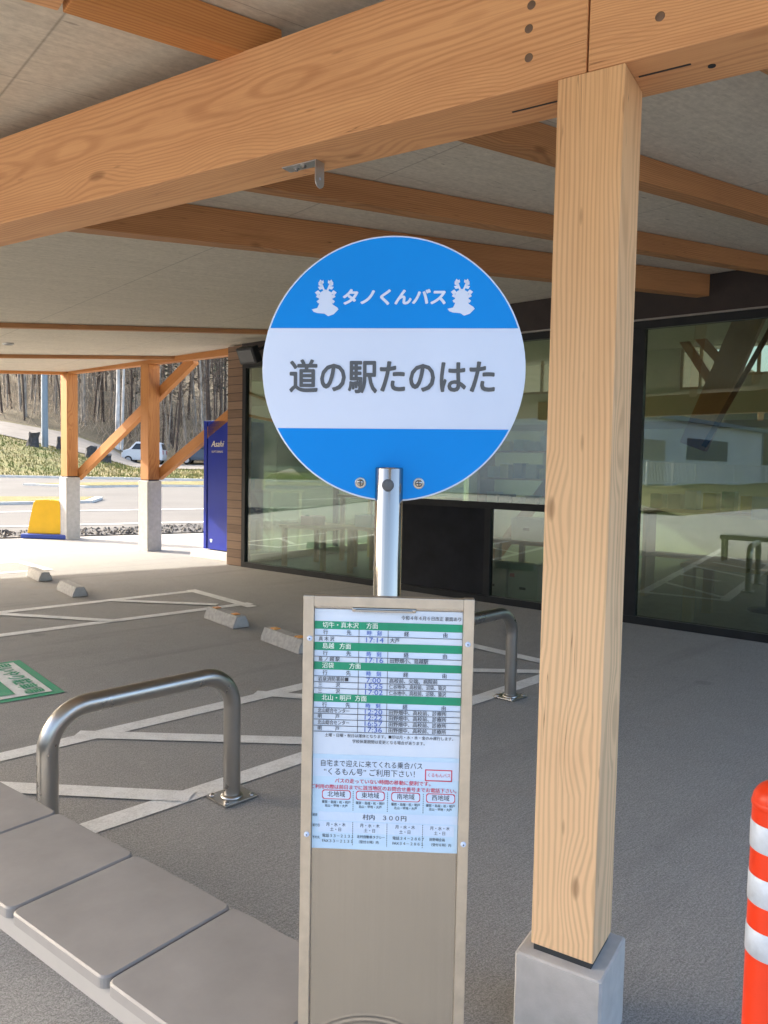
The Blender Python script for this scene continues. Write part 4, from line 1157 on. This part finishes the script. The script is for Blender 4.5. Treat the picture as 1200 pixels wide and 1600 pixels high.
vgl = {'side': [[(-1.15, 1.15), (-.05, 1.12), (-.05, 1.7), (-.7, 1.7)], [(.05, 1.12), (.95, 1.12), (.95, 1.7), (.05, 1.7)], [(1.05, 1.12), (1.9, 1.15), (1.78, 1.7), (1.05, 1.7)]], 'front': ((-1.32, 1.2), (-.8, 1.82)), 'rear': ((2.1, 1.12), (1.98, 1.74))}
car('parked_car', 'dark blue grey van parked beyond the blue vending machine', -13.2, 57., R(6), van, vgl, 1.7, 'car_blue', (-1.35, 1.3), .32)

# grass tufts on the slope
gm = MB()
for _ in range(9000):
    y = rng.uniform(37.2, 49.); x = rng.uniform(-.62, -.19)*y
    z_ = hill(x, y); h_ = rng.uniform(.05, .2); a = rng.uniform(0, 3.14); w_ = rng.uniform(.015, .045)
    dx, dy = w_*math.cos(a), w_*math.sin(a); lx, ly = rng.uniform(-.06, .06), rng.uniform(-.06, .06)
    gm.add([(x-dx, y-dy, z_-.02), (x+dx, y+dy, z_-.02), (x+lx, y+ly, z_+h_)], [(0, 1, 2)])
gm.build('grass', 'grass_blade', None, None, 'stuff')

# ------------------------------------------------------------------ wood on the hill
def limb(mb, p, d, L, r, n, seg, wob, up=.02):
    pts, rad = [p.copy()], [r]
    for i in range(n):
        d = (d+Vector((rng.gauss(0, wob), rng.gauss(0, wob), rng.gauss(0, wob)+up))).normalized()
        p = p+d*(L/n); pts.append(p.copy()); rad.append(max(.008, r*(1-(i+1)/n*.8)))
    mb.tube(pts, rad, seg, None, False)
    return pts, rad
def tree_meshes(h_, r, tw, twigs=True, clear=.25, nbr=26, lean=.05):
    tr_, cr_ = MB(), MB()
    pts, rad = limb(tr_, Vector((0, 0, -.4)), Vector((rng.gauss(0, lean), rng.gauss(0, lean), 1)), h_, r, 9, 7, lean*.7)
    for b in range(nbr):
        f = rng.uniform(clear, .97); i = min(8, int(f*9)); q = pts[i].lerp(pts[i+1], f*9-i)
        az = rng.uniform(0, 6.283); el = rng.uniform(.2, 1.1)
        d = Vector((math.cos(az)*math.cos(el), math.sin(az)*math.cos(el), math.sin(el)))
        bp, br_ = limb(cr_, q, d, rng.uniform(.9, 2.6)*(1.25-f*.7)*h_/12, r*.22*(1.2-f), 5, 4, .16, .06)
        if twigs:
            for c in range(5):
                k = rng.randint(1, 5); az = rng.uniform(0, 6.283); el = rng.uniform(-.2, 1.2)
                d = Vector((math.cos(az)*math.cos(el), math.sin(az)*math.cos(el), math.sin(el)))
                limb(cr_, bp[k], d, rng.uniform(.4, 1.1), .014, 3, 3, .22, .05)
    return tr_, cr_
protos = []
kinds = [('bare_tree', 'bark_grey', 'twig', 13, .12), ('bare_tree', 'bark_brown', 'twig', 12, .085), ('bare_tree', 'bark_grey', 'twig_pale', 10, .06),
         ('bare_tree', 'bark_brown', 'twig', 14, .13), ('bare_tree', 'bark_grey', 'twig_pale', 9, .045)]
def conifer_meshes(h_):
    tr_, cr_ = MB(), MB()
    tr_.tube([(0, 0, -.4), (.05, 0, h_*.5), (0, 0, h_)], [.16, .1, .02], 7, None, False)
    for _ in range(620):
        f = rng.random()**.8; z_ = h_*(.22+.78*f); rr = (1-f)*1.7*rng.uniform(.35, 1.1)+.15; a = rng.uniform(0, 6.283)
        c = Vector((rr*math.cos(a), rr*math.sin(a), z_-rr*.25)); s_ = rng.uniform(.18, .42)
        v1 = Vector((math.cos(a), math.sin(a), -.45))*s_*1.4; v2 = Vector((-math.sin(a), math.cos(a), rng.uniform(-.3, .3)))*s_*.6
        cr_.add([c-v2, c+v1*.5-v2*.4, c+v1, c+v2], [(0, 1, 2, 3)])
    return tr_, cr_
for j, (nm, bk, tg, h_, r) in enumerate(kinds):
    tr_, cr_ = tree_meshes(h_, r, tg, True, .3 if j < 3 else .2, 24)
    t_ = thing(nm, 'bare leafless tree with a slim trunk in the wood on the hillside', 'tree', (0, 0, 0), 'bare trees of the wood')
    OWN.add(t_.name)
    tr_.build('trunk', bk, t_); cr_.build('crown', tg, t_); protos.append(t_)
tr_, cr_ = conifer_meshes(13)
con = thing('conifer_tree', 'dark green conifer standing among the bare trees of the wood', 'tree', (0, 0, 0), 'conifers of the wood')
OWN.add(con.name)
tr_.build('trunk', 'bark_brown', con); cr_.build('crown', 'needles', con)
used = set()
def plant(proto, x, y, sc):
    X = T(x, y, hill(x, y)) @ Matrix.Rotation(rng.uniform(0, 6.28), 4, 'Z') @ Matrix.Diagonal((sc, sc, sc*rng.uniform(.9, 1.15), 1))
    if proto.name not in used:
        used.add(proto.name); proto.matrix_basis = X; WM[proto.name] = X
        return proto
    return dup(proto, X)
n_t = 0
for k in range(210):
    y = 59.5+46*(k/210)**1.1+rng.uniform(-1, 1); ax = rng.uniform(-40, 385); x = (ax-600)/1200*y*1.01
    if y < 66 and abs(ax-185) < 8: continue
    plant(protos[rng.choice([0, 1, 1, 2, 2, 3, 4, 4])], x, y, rng.uniform(.85, 1.2))
for ax, y in ((-12, 68), (12, 76), (110, 88), (236, 72), (255, 80), (30, 90), (165, 94), (300, 96), (350, 80), (205, 84), (75, 98), (335, 100), (130, 82), (280, 86), (55, 84), (-30, 80)):
    plant(con, (ax-600)/1200*y, y, rng.uniform(.9, 1.2))
# two white birches just behind the path
for i, (ax, y, lb) in enumerate(((183, 58.4, 'white barked birch, the thicker stem right of the leftmost post'), (189.5, 58.9, 'slimmer white barked birch leaning beside the thicker one'))):
    tr_, cr_ = tree_meshes(13, .2 if i == 0 else .14, 'twig_pale', True, .45, 18, .008)
    x = (ax-600)/1200*y
    X = T(x, y, hill(x, y)) @ Matrix.Rotation(R(.3+i*1.2), 4, 'Y')
    t_ = thing('birch_tree', lb, 'tree', X, 'white birches'); OWN.add(t_.name); tr_.build('trunk', 'bark_birch', t_); cr_.build('crown', 'twig_pale', t_)
# brush between the trunks
bm_ = MB()
for _ in range(1300):
    y = rng.uniform(57.6, 90); ax = rng.uniform(-30, 380); x = (ax-600)/1200*y
    z_ = hill(x, y); L = rng.uniform(.5, 2.6)*(1.0 if rng.random() < .85 else 1.8); a = rng.uniform(0, 6.283)
    d = Vector((math.cos(a)*.45, math.sin(a)*.45, 1)).normalized()
    limb(bm_, Vector((x, y, z_)), d, L, rng.uniform(.012, .028), 3, 3, .22)
bm_.build('undergrowth', 'twig_pale', None, None, 'stuff')

# ------------------------------------------------------------------ across the open lot (seen mirrored in the shop windows)
hl_ = thing('warehouse', 'long pale warehouse with one wide blue window band, seen mirrored in the right shop window', 'building', T(-37, -21) @ Matrix.Rotation(R(-35), 4, 'Z') @ Matrix.Rotation(R(90), 4, 'Z'))
HX = WM[hl_.name]
MB().box((-12, 0, 0), (16, 12, 4.7), HX).build('wall', 'metal_white', hl_)
MB().prism([(-12.4, -.4), (16.4, -.4), (16.4, 12.4), (-12.4, 12.4)], 4.701, 4.95, HX).build('roof', 'pole_grey', hl_)
MB().box((-4, -.04, 2.3), (3.5, -.003, 3.7), HX).build('window', 'window_blue', hl_)
MB().box((7, -.05, 0), (10.5, -.003, 3.4), HX).build('shutter_door', 'galv', hl_)
MB().tube([(-11.6, -.12, 0), (-11.6, -.12, 4.6)], .06, 8, HX).build('downpipe', 'pole_grey', hl_)
bank = MB()
for k in range(30):
    x = -18+k*1.5
    bank.add([HX @ Vector(p) for p in ((x, -9, 0), (x+1.5, -9, 0), (x+1.5, -5, .9+.05*math.sin(k)), (x, -5, .9+.05*math.sin(k-1)))], [(0, 1, 2, 3)], None, True)
bank.build('grass_bank', 'dead_grass', None, None, 'structure')
fn = thing('guard_fence', 'white picket guard fence below the warehouse, seen mirrored in the right shop window', 'fence', HX @ T(0, -5))
for k in range(18): MB().box((-24+k*2.8, -5.05, .6), (-23.92+k*2.8, -4.97, 2.0), HX).build('fence_post', 'metal_white', fn)
for z_ in (.95, 1.92): MB().box((-24, -5.1, z_), (24, -5.055, z_+.06), HX).build('rail', 'metal_white', fn)
pk = MB()
for k in range(300): pk.box((-24+k*.16, -5.09, 1.0), (-23.975+k*.16, -5.065, 1.92), HX)
pk.build('lattice', 'metal_white', fn)
lotm = MB()
for k in range(9): band(lotm, (-9.5-k*1.77, -6.3+k*1.8), (-13.-k*1.77, -9.8+k*1.8), .15, -.006)
lotm.build('lot_markings', 'road_paint', None, None, 'structure')

bark('wooded_hill', (.02, .025, .014), (.075, .065, .045), .25)
hm = MB()
def hill_ring(a0, a1, k_):
    vs, fs = [], []
    NA = 90
    for k in range(NA+1):
        a = R(a0+(a1-a0)*k/NA)
        for j, (r_, z_) in enumerate(((70, 0), (85, 7), (105, 18), (135, 27+5*math.sin(k*.35)), (170, 22))):
            vs.append((r_*math.sin(a), r_*math.cos(a), (z_+1.5*math.sin(k*1.3+j))*k_*min(1., k/12+.05, (NA-k)/12+.05)-.3))
    for k in range(NA):
        for j in range(4): fs.append((k*5+j, k*5+j+1, (k+1)*5+j+1, (k+1)*5+j))
    hm.add(vs, fs, None, True)
hill_ring(-195, -30, 1.); hill_ring(35, 164, .55)  # unseen high ground added to keep bright low sky out of the reflections
hm.build('hills', 'wooded_hill', None, None, 'structure')
